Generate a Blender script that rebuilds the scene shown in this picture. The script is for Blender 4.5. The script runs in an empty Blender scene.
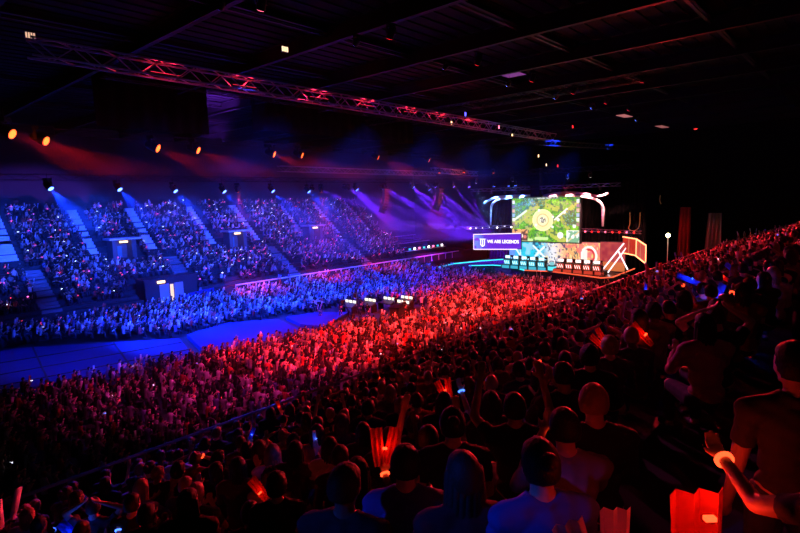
import bpy, bmesh, math, random
import numpy as np
from mathutils import Vector, Matrix, Quaternion
random.seed(7); rng = np.random.default_rng(11)
C = bpy.context.scene.collection
SC = bpy.context.scene
PI = math.pi
R = math.radians

# ------------------------------------------------------------------ helpers
def link(o, parent=None):
    C.objects.link(o)
    if parent is not None: o.parent = parent
    return o
def tag(o, label=None, cat=None, group=None, kind=None):
    if label: o['label'] = label
    if cat: o['category'] = cat
    if group: o['group'] = group
    if kind: o['kind'] = kind
    return o
def thing(name, label, cat, loc=(0,0,0), rz=0, group=None):
    o = bpy.data.objects.new(name, None); link(o); o.location = loc; o.rotation_euler = (0,0,rz)
    o.empty_display_size = .2
    return tag(o, label, cat, group)
def copy_tree(o, parent=None):
    c = o.copy(); C.objects.link(c); c.parent = parent
    for ch in list(o.children): copy_tree(ch, c)
    return c

class MB:
    def __init__(s): s.v=[]; s.f=[]; s.c=[]
    def add(s, verts, faces, col=None):
        b=len(s.v); s.v.extend([tuple(v) for v in verts]); s.f.extend([tuple(b+i for i in f) for f in faces])
        s.c.extend([col if col is not None else (1,1,1)]*len(verts)); return s
    def box(s, x0,x1,y0,y1,z0,z1, col=None):
        v=[(x,y,z) for z in (z0,z1) for y in (y0,y1) for x in (x0,x1)]
        return s.add(v,[(0,2,3,1),(4,5,7,6),(0,1,5,4),(2,6,7,3),(0,4,6,2),(1,3,7,5)],col)
    def bar(s, p, q, w, h=None, col=None, n=4, w2=None):
        p=Vector(p); q=Vector(q); d=q-p
        if d.length<1e-6: return s
        a=d.normalized(); up=Vector((0,0,1)) if abs(a.z)<.95 else Vector((1,0,0))
        r=a.cross(up).normalized(); u=r.cross(a)
        h=h or w; w2=w2 if w2 is not None else 1.0
        vs=[]
        for e,(c,k) in enumerate(((p,1),(q,w2))):
            for i in range(n):
                t=2*PI*(i+.5)/n; sc=1/math.cos(PI/n) if n==4 else 1
                vs.append(c+r*math.cos(t)*w/2*sc*k+u*math.sin(t)*h/2*sc*k)
        fs=[(i,(i+1)%n,n+(i+1)%n,n+i) for i in range(n)]+[tuple(range(n-1,-1,-1)),tuple(range(n,2*n))]
        return s.add(vs,fs,col)
    def path(s, pts, w, n=6, col=None):
        for a,b in zip(pts[:-1],pts[1:]): s.bar(a,b,w,n=n,col=col)
        return s
    def lathe(s, prof, n=16, col=None, M=None):
        vs=[]
        for r,z in prof:
            for i in range(n):
                t=2*PI*i/n; v=Vector((r*math.cos(t),r*math.sin(t),z)); vs.append(M@v if M else v)
        fs=[(k*n+i,k*n+(i+1)%n,(k+1)*n+(i+1)%n,(k+1)*n+i) for k in range(len(prof)-1) for i in range(n)]
        fs+= [tuple(range(n-1,-1,-1)), tuple(range((len(prof)-1)*n,len(prof)*n))]
        return s.add(vs,fs,col)
    def prism(s, poly, z0, z1, col=None):
        n=len(poly)
        vs=[(x,y,z0) for x,y in poly]+[(x,y,z1) for x,y in poly]
        return s.add(vs,[tuple(range(n-1,-1,-1)),tuple(range(n,2*n))]+[(i,(i+1)%n,n+(i+1)%n,n+i) for i in range(n)],col)
    def build(s, name, mat=None, parent=None, smooth=False, bevel=0, cols=False, loc=None):
        me=bpy.data.meshes.new(name); me.from_pydata(s.v,[],s.f); me.validate()
        if cols:
            a=me.color_attributes.new('col','FLOAT_COLOR','POINT')
            a.data.foreach_set('color',[x for c in s.c for x in (*c,1.0)])
        if smooth: me.polygons.foreach_set('use_smooth',[True]*len(me.polygons))
        if mat: me.materials.append(mat)
        o=bpy.data.objects.new(name,me); link(o,parent)
        if loc is not None: o.location=loc
        if bevel:
            m=o.modifiers.new('bevel','BEVEL'); m.width=bevel; m.segments=2; m.limit_method='ANGLE'
        return o

# ------------------------------------------------------------------ materials
def new_mat(name):
    m=bpy.data.materials.new(name); m.use_nodes=True; nt=m.node_tree
    return m, nt, nt.nodes['Principled BSDF']
def mat(name, col, rough=.6, metal=0, spec=.4, noise=0, nscale=8, bump=0):
    m,nt,b=new_mat(name)
    b.inputs['Base Color'].default_value=(*col,1); b.inputs['Roughness'].default_value=rough
    b.inputs['Metallic'].default_value=metal; b.inputs['Specular IOR Level'].default_value=spec
    if noise or bump:
        tc=nt.nodes.new('ShaderNodeTexCoord'); n=nt.nodes.new('ShaderNodeTexNoise'); n.inputs['Scale'].default_value=nscale; n.inputs['Detail'].default_value=4
        nt.links.new(tc.outputs['Object'],n.inputs['Vector'])
        if noise:
            r=nt.nodes.new('ShaderNodeMapRange'); r.inputs['To Min'].default_value=1-noise; r.inputs['To Max'].default_value=1+noise
            mx=nt.nodes.new('ShaderNodeVectorMath'); mx.operation='SCALE'; mx.inputs[0].default_value=col
            nt.links.new(n.outputs['Fac'],r.inputs['Value']); nt.links.new(r.outputs[0],mx.inputs['Scale']); nt.links.new(mx.outputs[0],b.inputs['Base Color'])
        if bump:
            bp=nt.nodes.new('ShaderNodeBump'); bp.inputs['Strength'].default_value=bump; bp.inputs['Distance'].default_value=.01
            nt.links.new(n.outputs['Fac'],bp.inputs['Height']); nt.links.new(bp.outputs[0],b.inputs['Normal'])
    return m
def emit(name, col, strength):
    m,nt,b=new_mat(name)
    b.inputs['Base Color'].default_value=(0,0,0,1); b.inputs['Emission Color'].default_value=(*col,1); b.inputs['Emission Strength'].default_value=strength
    return m
def vcol_emit(name, strength):
    m,nt,b=new_mat(name); a=nt.nodes.new('ShaderNodeVertexColor'); a.layer_name='col'
    b.inputs['Base Color'].default_value=(.01,.01,.01,1); b.inputs['Emission Strength'].default_value=strength
    nt.links.new(a.outputs['Color'],b.inputs['Emission Color']); return m
M_concrete=mat('concrete',(.12,.12,.13),.8,noise=.25,nscale=3)
M_step=mat('step_concrete',(.035,.035,.04),.8,noise=.25,nscale=3)
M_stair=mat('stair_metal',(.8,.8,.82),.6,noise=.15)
M_floor=mat('hall_floor',(.03,.03,.035),.45,noise=.3,nscale=.7)
M_black=mat('black_cloth',(.012,.011,.012),.95,spec=.1)
M_blackm=mat('black_metal',(.02,.02,.022),.45,metal=.3)
M_alu=mat('aluminium',(.45,.45,.47),.4,metal=.8)
M_dark=mat('dark_plastic',(.03,.03,.033),.5)
M_white=mat('white_fabric',(.75,.75,.77),.8)
M_tarp=mat('blue_tarp',(.02,.035,.20),.5,noise=.15,nscale=.6,bump=.2)
M_deck=mat('roof_deck',(.011,.010,.012),.8,spec=.15)
M_steel=mat('roof_steel',(.011,.010,.011),.6)
M_stage=mat('stage_top',(.05,.05,.06),.18)
M_glassd=mat('dark_lens',(.02,.02,.03),.1)
E_blue=emit('lens_blue',(.10,.22,1),7); E_red=emit('lens_red',(1,.085,.012),7); E_redl=emit('lamp_red',(1,.02,.02),3)
E_warm=emit('lamp_warm',(1,.62,.25),4); E_white=emit('lamp_white',(1,.95,.9),5); E_cyan=emit('edge_cyan',(.03,.55,.6),2.2)
E_orange=emit('edge_orange',(1,.28,.12),4); E_pink=emit('lamp_pink',(1,.15,.25),4); E_purple=emit('lens_purple',(.25,.12,1),5)
E_led_r=emit('led_red',(1,.06,.015),3.5); E_led_b=emit('led_blue',(.05,.16,1),3.5)

# ------------------------------------------------------------------ camera
RT=Vector((.66502074,-.74623175,-.02975875)); UP=Vector((.11152952,.05983398,.9919582)); FW=Vector((.73845012,.66299176,-.1230177))
cam=bpy.data.cameras.new('camera'); co=bpy.data.objects.new('camera',cam); link(co)
cam.sensor_width=36; cam.lens=533/800*36; cam.clip_start=.05; cam.clip_end=400
co.matrix_world=Matrix(((RT.x,UP.x,-FW.x,0),(RT.y,UP.y,-FW.y,0),(RT.z,UP.z,-FW.z,12),(0,0,0,1)))
SC.camera=co
def proj(x,y,z):
    q=Vector((x,y,z-12)); d=q.dot(FW)
    if d<=.05: return (-999,-999,-1)
    return (400+533*q.dot(RT)/d, 266.5-533*q.dot(UP)/d, d)
def infr(x,y,z,m=0):
    a=proj(x,y,z); return a[2]>0 and -m<a[0]<800+m and -m<a[1]<533+m

# ------------------------------------------------------------------ setting
def struct(name,mb,m,**k): return tag(mb.build(name,m,**k),kind='structure')
struct('floor',MB().box(-14,92,-10,82,-.3,0),M_floor)
struct('wall_left',MB().box(-14,92,76,76.4,0,24),mat('wall_paint_dark',(.045,.04,.045),.8,noise=.3,nscale=.5))
struct('wall_front',MB().box(90,90.4,-10,76,0,24),M_black)
# roof: deck with corrugations, purlins
mb=MB(); 
n=0
y=-10
while y<76:
    mb.box(-14,90,y,y+.5,22.3,22.4); mb.box(-14,90,y+.5,y+1.0,22.36,22.46); y+=1.0
struct('ceiling',mb,M_deck)
for i,x in enumerate(np.arange(-8,90,7.5)):
    mb=MB(); mb.box(x-.16,x+.16,-10,76,21.3,21.34); mb.box(x-.16,x+.16,-10,76,22.2,22.24); mb.box(x-.02,x+.02,-10,76,21.3,22.24)
    struct('ceiling_beam',mb,M_steel)
for i,y in enumerate((8,16.5,25,33.5,50,60)):
    mb=MB(); mb.box(-14,90,y-.1,y+.1,22.0,22.25); mb.box(-14,90,y-.1,y+.1,21.75,21.8)
    struct('ceiling_beam',mb,M_steel)

# near stand : stepped rows along X
def nz(k): return 9.65-.365*yk(k)+(.3 if k<=2 else 0)
def yk(k): return .35+.85*k
NK=13
mb=MB()
for k in range(-4,NK):
    mb.box(-12,63,yk(k)-.42,yk(k)+.43,0 if k==NK-1 else nz(k)-.9,nz(k))
struct('floor_near_stand',mb,M_step)
# rail along its foot
yr=11.75; zr=6.66
ra=thing('guard_rail','long thin metal guard rail along the foot of the near seating stand','railing',(0,yr,5.3))
MB().bar((-12,0,zr-5.3),(63,0,zr-5.3),.07,n=8).build('top_rail',M_alu,ra,True)
mb=MB(); mb.bar((-12,0,.6),(63,0,.6),.04,n=6); mb.build('mid_rail',M_alu,ra)
o0=MB().bar((0,0,-.15),(0,0,zr-5.3),.05,n=6).build('post',M_alu,ra); o0.location.x=-12
for x in np.arange(-9.6,63,2.4): o=o0.copy(); link(o,ra); o.location=(x,0,0)
# far stand : profile
def fz(Y):
    return 2.5+.62*(Y-58.5) if Y<64.4 else 6.2+.82*(Y-65)
frows=[58.9+.8*i for i in range(7)]+[65.2+.8*i for i in range(9)]
mb=MB()
for i,Y in enumerate(frows):
    z=fz(Y); mb.box(-6,67,Y-.4,Y+.42,z-1.2,z)
mb.box(-6,67,72.0,76,12.0,12.2); mb.box(-6,67,64.1,64.8,4.5,5.9)
mb.box(-6,90,57.5,58.5,0,2.35)
struct('floor_far_stand',mb,M_step)
# dark front parapet and light top strip on the far stand
mb=MB(); mb.box(20,84,57.25,57.5,1.3,2.35); struct('trim_1',mb,M_dark)
rb=thing('ledge_rail','thin pale rail along the front ledge of the far stand','railing',(34,57.2,2.4))
MB().box(0,46,-.06,.06,0,.14).build('top_rail',M_stair,rb)
o0=MB().box(-.03,.03,-.03,.03,-1.0,0).build('post',M_stair,rb)
for x in np.arange(2,46,2.0): o=o0.copy(); link(o,rb); o.location=(x,0,0)
# aisle stairs of the far stand
UPS=[13.6,21.6,28.2,36.1,42.9,51.2,58.2,65.2]; LOWS=[15.0,29.3,43.6,57.4]
lbl=['at the left edge','over the banner booth','beside the first upper doorway','left of the middle doorway','right of the middle doorway','left of the third doorway','second from the stage end','nearest the stage']
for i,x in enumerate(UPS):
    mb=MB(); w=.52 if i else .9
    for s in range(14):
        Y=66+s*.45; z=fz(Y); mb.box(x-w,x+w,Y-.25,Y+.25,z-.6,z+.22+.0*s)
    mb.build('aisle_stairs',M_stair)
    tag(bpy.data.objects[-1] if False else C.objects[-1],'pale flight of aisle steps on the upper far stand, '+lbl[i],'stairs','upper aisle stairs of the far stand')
lb2=['below the far left seats','right of the lit booth','under the middle seats','near the stage end']
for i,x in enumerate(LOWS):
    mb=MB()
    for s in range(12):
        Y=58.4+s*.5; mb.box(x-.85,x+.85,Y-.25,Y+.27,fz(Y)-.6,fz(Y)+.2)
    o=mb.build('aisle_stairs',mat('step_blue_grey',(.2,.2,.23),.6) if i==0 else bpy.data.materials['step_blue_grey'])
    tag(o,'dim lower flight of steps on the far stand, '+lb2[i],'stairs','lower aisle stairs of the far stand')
# doorways (vomitories)
lb3=['left','middle','right']
VOM=[24.3,38.9,52.3]
for i,x in enumerate(VOM):
    t=thing('stand_doorway','small lit doorway with pale canopy in the far seating stand, %s one of three'%lb3[i],'doorway',(x,64.0,5.6),0,'lit doorways in the far stand')
    mb=MB(); mb.box(-1.3,-.8,0,1.6,0,2.9); mb.box(.8,1.3,0,1.6,0,2.9); mb.box(-.8,.8,1.5,1.6,0,2.9); mb.build('side_walls',M_concrete,t)
    MB().box(-1.7,1.7,-.5,1.6,2.9,3.1).build('canopy',M_white,t)
    MB().box(-.45,.45,.1,.2,2.55,2.75).build('sign_lamp',E_warm,t)
    MB().box(-.45,.15,1.3,1.4,0,2.1).build('door_leaf',mat('teal_door',(.05,.25,.28),.5),t)
t=thing('control_booth','dark booth with a lit open door below the far stand seats','booth',(26.2,57.0,1.2))
mb=MB(); mb.box(-3,3,0,.1,0,3.1); mb.box(-3,-2.9,0,2,0,3.1); mb.box(2.9,3,0,2,0,3.1); mb.box(-3.1,3.1,-.1,2,3.1,3.3); mb.build('booth_walls',M_dark,t)
mb=MB(); mb.box(-1.4,-.4,-.05,0,.1,2.6); mb.box(.2,1.2,-.05,0,.1,2.6); mb.build('door_leaf',mat('booth_door',(.45,.32,.28),.6),t)
MB().box(-.25,.1,-.06,0,.3,2.5).build('lit_gap',emit('warm_gap',(1,.7,.5),1.2),t)
MB().box(-1.6,-.8,-.12,0,2.75,3.0).build('sign_lamp',E_warm,t)
# small banner left of ledge
t=thing('parapet_banner','pale blue slanted banner hung on the far parapet','banner',(29.0,56.9,1.35))
mb=MB(); mb.add([(-2,0,.0),(2.0,0,.3),(2.0,0,1.3),(-2,0,1.0),(-2,.05,0),(2,.05,.3),(2,.05,1.3),(-2,.05,1.0)],[(0,1,2,3),(7,6,5,4),(0,4,5,1),(1,5,6,2),(2,6,7,3),(3,7,4,0)]); mb.build('cloth',M_tarp,t)
mb=MB()
for k in range(3): mb.lathe([(.16,0),(.16,.02)],10,M=Matrix.Translation((-.5+.5*k,-.01,.62+.04*k))@Matrix.Rotation(R(90),4,'X'))
mb.build('emblem',M_dark,t)
# end platform with desks right of the far stand
mb=MB(); mb.box(67,84,58.5,70,0,2.6); mb.box(67,82,62.5,70,2.6,3.6); mb.box(67,80,66,70,3.6,4.6); struct('floor_end_platform',mb,M_step)
mb=MB(); mb.box(66,78,69.6,70,4.6,6.4); struct('trim_2',mb,M_dark)
def long_desk(x0,x1,Y,z,label):
    t=thing('long_desk',label,'desk',((x0+x1)/2,Y,z),0,'press desks on the end platform'); w=(x1-x0)/2
    MB().box(-w,w,-.3,.3,.70,.75).build('table_top',M_white,t); MB().box(-w,w,.28,.3,0,.7).build('modesty_panel',M_dark,t)
    for a in (-w+.1,w-.1): MB().box(a-.03,a+.03,-.25,.25,0,.7).build('leg',M_blackm,t)
for j,(Y,z,nm) in enumerate([(59.6,2.6,'front'),(63.4,3.6,'middle'),(66.9,4.6,'rear')]): long_desk(68,79,Y,z,'long white press desk on the dark end platform, %s row'%nm)
for j in range(8):
    x=69+j*1.3
    t=thing('desk_monitor','small glowing monitor on the front press desk, %s one'%['first','second','third','fourth','fifth','sixth','seventh','last'][j]+' from the stand','monitor',(x,59.6,3.35),0,'monitors on the press desk')
    MB().box(-.12,.12,-.08,.08,0,.02).box(-.02,.02,-.02,.02,.02,.12).build('foot',M_dark,t)
    MB().box(-.3,.3,-.02,.02,.1,.45).build('casing',M_dark,t)
    MB().box(-.28,.28,-.03,-.021,.12,.43).build('screen',[E_cyan,E_white,E_pink][j%3],t)

# blue covered platforms on the hall floor
def plat(poly,z,label):
    mb=MB(); mb.prism(poly,.02,z)
    # cloth seams
    o=mb.build('covered_platform',M_tarp,bevel=.03); tag(o,label,'platform','tarpaulin covered floor platforms'); return o
plat([(5.5,41.8),(19.4,39.6),(21.2,45.6),(11.2,54.2),(4.5,55)],.45,'large blue-lit tarpaulin platform on the hall floor at the far left')
plat([(20.3,39.2),(29.3,37.6),(31.0,45.0),(27,47.6),(22.3,46.4)],.45,'blue-lit tarpaulin platform in the middle of the hall floor')
plat([(31.3,41.4),(32,38.6),(38.0,41.6),(35.5,44.6),(32.4,45.2)],.35,'small blue-lit platform beside the mixing area')
for (a,b) in [((6,43.5),(20,41.2)),((7,46.5),(20.6,44.0)),((8.5,50),(17,48.2)),((10,41.3),(12,53.2)),((15,40.5),(17,49.2))]:
    o=MB().bar((*a,.47),(*b,.47),.12,.05).build('cable_cover',M_dark); tag(o,'black cable cover strip lying across the large blue platform','cable cover','cable covers on the blue platform')
# ------------------------------------------------------------------ haze
def haze(name,label,box,dens,aniso=.0):
    m=bpy.data.materials.new(name); m.use_nodes=True; nt=m.node_tree; nt.nodes.clear()
    o_=nt.nodes.new('ShaderNodeOutputMaterial'); v=nt.nodes.new('ShaderNodeVolumeScatter'); v.inputs['Density'].default_value=dens; v.inputs['Anisotropy'].default_value=aniso
    nt.links.new(v.outputs[0],o_.inputs['Volume'])
    b=MB().box(*box).build(name,m); tag(b,label,'haze',kind='stuff'); return b
haze('haze','thin theatrical haze hanging under the roof of the whole hall',(2,86,29,75.5,5.2,20.5),.0010)
haze('haze','soft layer of haze under the row of blue lamps over the far stand',(8,39.8,49.5,61,10.2,14.7),.0055)
haze('haze','soft layer of haze around the row of orange red lamps',(6,60,33.5,45.6,14.4,17.9),.0045)
haze('haze','thicker bank of haze drifting beside the left of the stage',(40,78.5,46,75,5.3,16.5),.008)

# ------------------------------------------------------------------ stage
SZ=1.25
outline=[(70.3,50.5),(70.6,48.5),(73.0,45.6),(73.2,42.5),(69.9,38.2),(70.6,34.5),(69.0,29.0),(68.0,26.2),(69.4,25.2),(79,25.6),(80,51)]
struct('floor_stage',MB().prism(outline,0,SZ),M_stage)
st=thing('stage_edge_light','glowing trim strip following the curved front edge of the stage','light strip',(0,0,SZ))
mb=MB(); mb.path([(x-.05,y,.03) for x,y in outline[1:5]],.14,n=4); mb.build('cyan_strip',E_cyan,st)
mb=MB(); mb.path([(x-.05,y,.03) for x,y in outline[4:10]],.13,n=4); mb.build('orange_strip',emit('edge_redorange',(1,.12,.05),1.2),st)
# second cyan ramp at stage left
o=MB().path([(68.5,53,1.0),(69.5,50.6,1.6),(72.5,47.5,1.9),(74.5,44.5,2.1)],.16,n=4).build('ramp_light',E_cyan); tag(o,'cyan glowing ramp edge behind the stage left lip','light strip')
def grid_screen(name,parent,P0,Pu,Pv,nu,nv,fn,strength):
    """flat luminous panel: P0 corner (top-left seen from the crowd), Pu/Pv edge vectors"""
    P0=np.array(P0,float);Pu=np.array(Pu,float);Pv=np.array(Pv,float)
    U,V=np.meshgrid(np.linspace(0,1,nu+1),np.linspace(0,1,nv+1))
    vs=P0+U[...,None]*Pu+V[...,None]*Pv
    vs=vs.reshape(-1,3); idx=np.arange((nu+1)*(nv+1)).reshape(nv+1,nu+1)
    fs=np.stack([idx[:-1,:-1],idx[1:,:-1],idx[1:,1:],idx[:-1,1:]],-1).reshape(-1,4)
    me=bpy.data.meshes.new(name); me.from_pydata(vs.tolist(),[],fs.tolist())
    a=me.color_attributes.new('col','FLOAT_COLOR','POINT')
    col=fn(U.ravel(),V.ravel()); a.data.foreach_set('color',np.concatenate([col,np.ones((len(col),1))],1).ravel())
    me.materials.append(vcol_emit(name+'_glow',strength)); o=bpy.data.objects.new(name,me); return link(o,parent)
def vnoise(u,v,f,seed):
    r=np.random.default_rng(seed); g=r.random((64,64))
    x=u*f;y=v*f; i=np.floor(x).astype(int);j=np.floor(y).astype(int);a=x-i;b=y-j; a=a*a*(3-2*a);b=b*b*(3-2*b)
    G=lambda i,j:g[i%64,j%64]
    return (G(i,j)*(1-a)+G(i+1,j)*a)*(1-b)+(G(i,j+1)*(1-a)+G(i+1,j+1)*a)*b
def seg(u,v,a,b,w):
    a=np.array(a);b=np.array(b);d=b-a;L=d@d
    t=np.clip(((u-a[0])*d[0]+(v-a[1])*d[1])/L,0,1); return np.hypot(u-a[0]-t*d[0],v-a[1]-t*d[1])<w
def mixc(c,m,col,k=1.0):
    m=(m*k)[:,None] if m.dtype!=bool else m[:,None]*k
    return c*(1-m)+np.array(col)*m
def game(U,V):
    u=U*16;v=V*10
    n1=vnoise(u,v,1.3,1);n2=vnoise(u,v,5,2);n3=vnoise(u,v,2.4,3)
    c=np.stack([.09+.2*n1,.40+.30*n1,.015+.02*n2],1)*(.45+.75*n2[:,None])
    path=(.62,.58,.10)
    for a,b,w in [((0,6.5),(6,2),.8),((6,2),(9,0),.7),((2,10),(5,6),.6),((10,5.5),(16,1),.45),((9,7.5),(13,10),.8),((5,1.2),(11,2.6),.6),((4,5),(8,5),.9),((12,5),(15,9),.4)]:
        c=mixc(c,seg(u,v,a,b,w),path,.7)
    dk=(n3>.68)
    c=mixc(c,dk,(.03,.12,.08),.8)
    c=mixc(c,(n3<.22)&(n2>.62),(.55,.35,.3),.8)
    for x,y,w,h in [(5.3,.7,2.8,1.3),(.9,3.2,1.7,1.6),(13.6,4.6,1.4,1.6)]:
        c=mixc(c,(np.abs(u-x)<w)&(np.abs(v-y)<h)&(n2>.35),(.10,.10,.08),.8); c=mixc(c,(np.abs(u-x)<w)&(np.abs(v-y)<h)&(n2>.72),(.15,.55,.45),.9)
    d=np.hypot(u-7.6,v-5.1)
    c=mixc(c,d<2.45,(1.0,.92,.5),.9); c=mixc(c,d<2.1,(.95,.82,.38),.85); c=mixc(c,d<1.35,(.95,.85,.5),1); c=mixc(c,(d<1.5)&(d>1.2),(.8,.5,.2),.9)
    c=mixc(c,(d<.75)&(n2>.4),(.12,.1,.08),.9); c=mixc(c,(d<.6)&(n2<.4),(1,1,.9),.9)
    for x,y,w in [(11.2,5.0,.35),(11.7,8.4,.7),(10,4.4,.25),(9.9,6.6,.3),(12.6,3.4,.3),(6.7,2.9,.3),(6.0,6.2,.3),(14.8,6.4,.4)]:
        c=mixc(c,np.hypot(u-x,v-y)<w,(1,.95,.9),.9)
    c=mixc(c,seg(u,v,(10.4,5.0),(13.2,2.6),.18),(.95,.9,.8),1)
    c=mixc(c,seg(u,v,(.9,4.9),(3.6,3.0),.25),(.8,.85,.7),.9)
    c=mixc(c,seg(u,v,(6,9.2),(8.6,9.2),.35)|seg(u,v,(2,9.6),(5,9.6),.3),(.7,.9,.4),.8)
    # overlays: portrait columns, top bar, face window, map
    for k in range(6):
        for X in (.45,15.55):
            m=(np.abs(u-X)<.33)&(np.abs(v-(1+k*1.0))<.36); c=mixc(c,m,[(.85,.8,.9),(.2,.12,.3),(.8,.45,.35),(.35,.5,.8),(.9,.9,.9),(.4,.2,.2)][k],.9)
    c=mixc(c,(v<.45)&(u>4.5)&(u<11.5),(.10,.13,.14),.85); c=mixc(c,(v<.35)&(u>4.8)&(u<11.2)&(n2>.5),(.85,.85,.8),.8)
    m=(u<4.0)&(v>7.2)&(v<9.8); c=mixc(c,m,(.12,.05,.04),1); c=mixc(c,m&(v<8.1)&(n3>.35),(1,.45,.15),.9)
    c=mixc(c,m&(np.hypot(u-2.3,v-8.7)<.55),(.95,.8,.75),1); c=mixc(c,m&(np.hypot(u-1.0,v-8.9)<.45),(.6,.75,.9),1); c=mixc(c,m&(np.hypot(u-3.3,v-8.9)<.4),(.7,.2,.15),1)
    m=(u>13.1)&(v>7.3); c=mixc(c,m,(.75,.78,.75),1); c=mixc(c,m&(n3+.3*n1>.6),(.12,.4,.2),.9); c=mixc(c,m&seg(u,v,(13.3,9.8),(15.8,7.6),.15),(.7,.6,.3),1); c=mixc(c,m&((u<13.3)|(v<7.5)),(.9,.9,.9),1); c=mixc(c,m&(np.hypot(u-14.5,v-8.7)<.35),(.9,.95,.9),1)
    c=mixc(c,(u<.12)|(u>15.88)|(v<.1)|(v>9.9),(.05,.08,.05),1)
    return np.clip(c,0,1)
SX=73.2
def sc(Y,z,X0,X1=SX): k=X1/X0; return (Y*k, 12-(12-z)*k)
ya,za=sc(41.45,11.86,72); yb,zb=sc(30.8,11.75,72); yc,zc=sc(41.45,5.33,72)
t=thing('led_screen','huge bright screen above the stage showing a green game map with a central round plaza','screen',(SX,0,0))
grid_screen('display',t,(-.06,ya,za),(0,yb-ya,0),(0,0,zc-za),200,120,game,1.3)
MB().box(0,.5,yb-.1,ya+.1,zc-.1,za+.1).build('casing',M_dark,t)
# lower painted LED wall, teal to orange
def wallpaint(U,V):
    u=U*18;v=V*4; n=vnoise(u,v,1.5,5); n2=vnoise(u,v,4,6); n3=vnoise(u,v,.8,8)
    k=np.clip((u-8)/2.2+(n3-.5)*1.0,0,1)[:,None]
    cl=np.stack([.02+.25*(n>.6),.38+.4*n,.62+.35*n],1); cr=np.stack([.85+.1*n,.22+.5*(n>.5)*n2+.0*n,.10+.15*n2],1)
    c=cl*(1-k)+cr*k
    mid=np.exp(-((u-9.2)/1.6)**2); c=mixc(c,mid*.8,(.9,.9,1))
    c=mixc(c,(n2>.70)&(u>5)&(u<14),(.02,.03,.12),.85); c=mixc(c,(n2<.2)&(u>6),(1,.8,.35),.8)
    c=mixc(c,seg(u,v,(5.2,.8),(7.6,2.6),.16)|seg(u,v,(7.4,.9),(5.6,2.4),.16),(.9,1,1),1)
    c=mixc(c,seg(u,v,(0.3,0),(3.0,3.2),.16)|seg(u,v,(2.3,0),(2.5,3.2),.1),(.75,.95,1),1)
    c=mixc(c,(u<1.2)&(v<2.5),(.15,.08,.6),.5)
    d=np.hypot(u-16.0,v-2.0); c=mixc(c,(d<1.5)&(d>1.15),(1,.95,.9),1); c=mixc(c,(d<1.1)&(d>.8),(.7,.02,.05),1); c=mixc(c,(np.abs(u-15.2)<.5)&(np.abs(v-1.9)<.8),(1,.9,.85),.9)
    c=mixc(c,(v>3.0)&(u>3)&(n2>.45),(.0,.02,.05),.7)
    return np.clip(c,0,1)
WX=75.0
y0,z0=sc(41.9,5.3,72,WX); y1,_=sc(27.9,5,72,WX)
t=thing('led_wall','wide stage backdrop screen fading from teal to orange behind the players','screen',(WX,0,0))
grid_screen('display',t,(-.06,y0,5.2),(0,y1-y0,0),(0,0,-3.9),200,50,wallpaint,1.15)
MB().box(0,.3,y1-.1,y0+.1,1.26,5.3).build('casing',M_dark,t)
# right panel with crossing beams
def xpanel(U,V):
    u=U*4;v=V*4; n=vnoise(u,v,2,9)
    c=np.stack([.45+.3*n,.03+.08*n,.06+.03*n],1)
    c=mixc(c,V>.7,(.9,.25,.05),.7)
    return np.clip(c,0,1)
y0,_=sc(27.9,5,72,74.2); y1,_=sc(24.6,5,72,74.2)
t=thing('led_side_panel','dark red stage panel between the backdrop and right banner','screen',(74.2,0,0))
grid_screen('display',t,(-.06,y0,5.4),(0,y1-y0,0),(0,0,-4.0),40,40,xpanel,.8)
MB().box(0,.25,y1-.05,y0+.05,1.26,5.5).build('casing',M_dark,t)
def crossbeams(x,ys,label,m):
    t=thing('crossed_light_beams',label,'stage prop',(x,ys,SZ))
    MB().bar((0,2.0,.3),(0,-.9,4.2),.30,.12).build('long_beam',m,t); MB().bar((.1,1.2,.1),(.1,-1.2,3.6),.2,.12).build('second_beam',m,t)
    MB().bar((-.1,-1.5,.7),(-.1,-.2,3.2),.22,.12).build('short_beam',m,t)
    MB().box(-.3,.3,-1.5,2.0,0,.08).build('base',M_dark,t)
crossbeams(72.6,25.9,'white crossing beams leaning on the right end of the stage',emit('beam_white',(1,.8,.85),1.9))
# banner screens
def lban(U,V):
    u=U*8; n=vnoise(u,V*2,3,12); k=np.clip(1-u/2.6,0,1)*.9
    c=np.stack([.10-.06*k+.03*n,.015+.3*k*(n>.4),.60+.3*n*k],1); return np.clip(c,0,1)
ya,za=sc(47.75,6.03,71,72.0); yb,zb=sc(39.4,6.6,71,72.0)
t=thing('left_banner_screen','violet banner screen with a white crest and white lettering, stage left','screen',(72.0,0,0))
ban=grid_screen('display',t,(-.05,ya,6.1),(0,yb-ya,.35),(0,0,-2.25),80,24,lban,1.25)
mb=MB(); mb.add([(0,ya,3.75),(0,yb,4.1),(0,yb,6.55),(0,ya,6.2),(.25,ya,3.75),(.25,yb,4.1),(.25,yb,6.55),(.25,ya,6.2)],[(0,1,2,3),(7,6,5,4),(0,4,5,1),(1,5,6,2),(2,6,7,3),(3,7,4,0)]); mb.build('casing',M_dark,t)
E_frame=emit('frame_light',(.95,.75,1),1.6)
mb=MB(); mb.bar((-.1,ya,6.2),(-.1,yb,6.55),.12); mb.build('top_strip',E_frame,t)
MB().bar((-.1,ya,3.8),(-.1,yb+.6,4.1),.13).build('bottom_strip',E_frame,t); MB().bar((-.1,ya,3.8),(-.1,ya,6.2),.08).build('side_strip',E_frame,t)
fc=bpy.data.curves.new('lettering','FONT'); fc.body='WE ARE LEGENDS'; fc.size=.70; fc.extrude=.01; fc.offset=.012; fc.align_x='CENTER'; fc.align_y='CENTER'
fc.materials.append(emit('letters_white',(1,.95,1),1.8)); fo=bpy.data.objects.new('lettering',fc); C.objects.link(fo)
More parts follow.
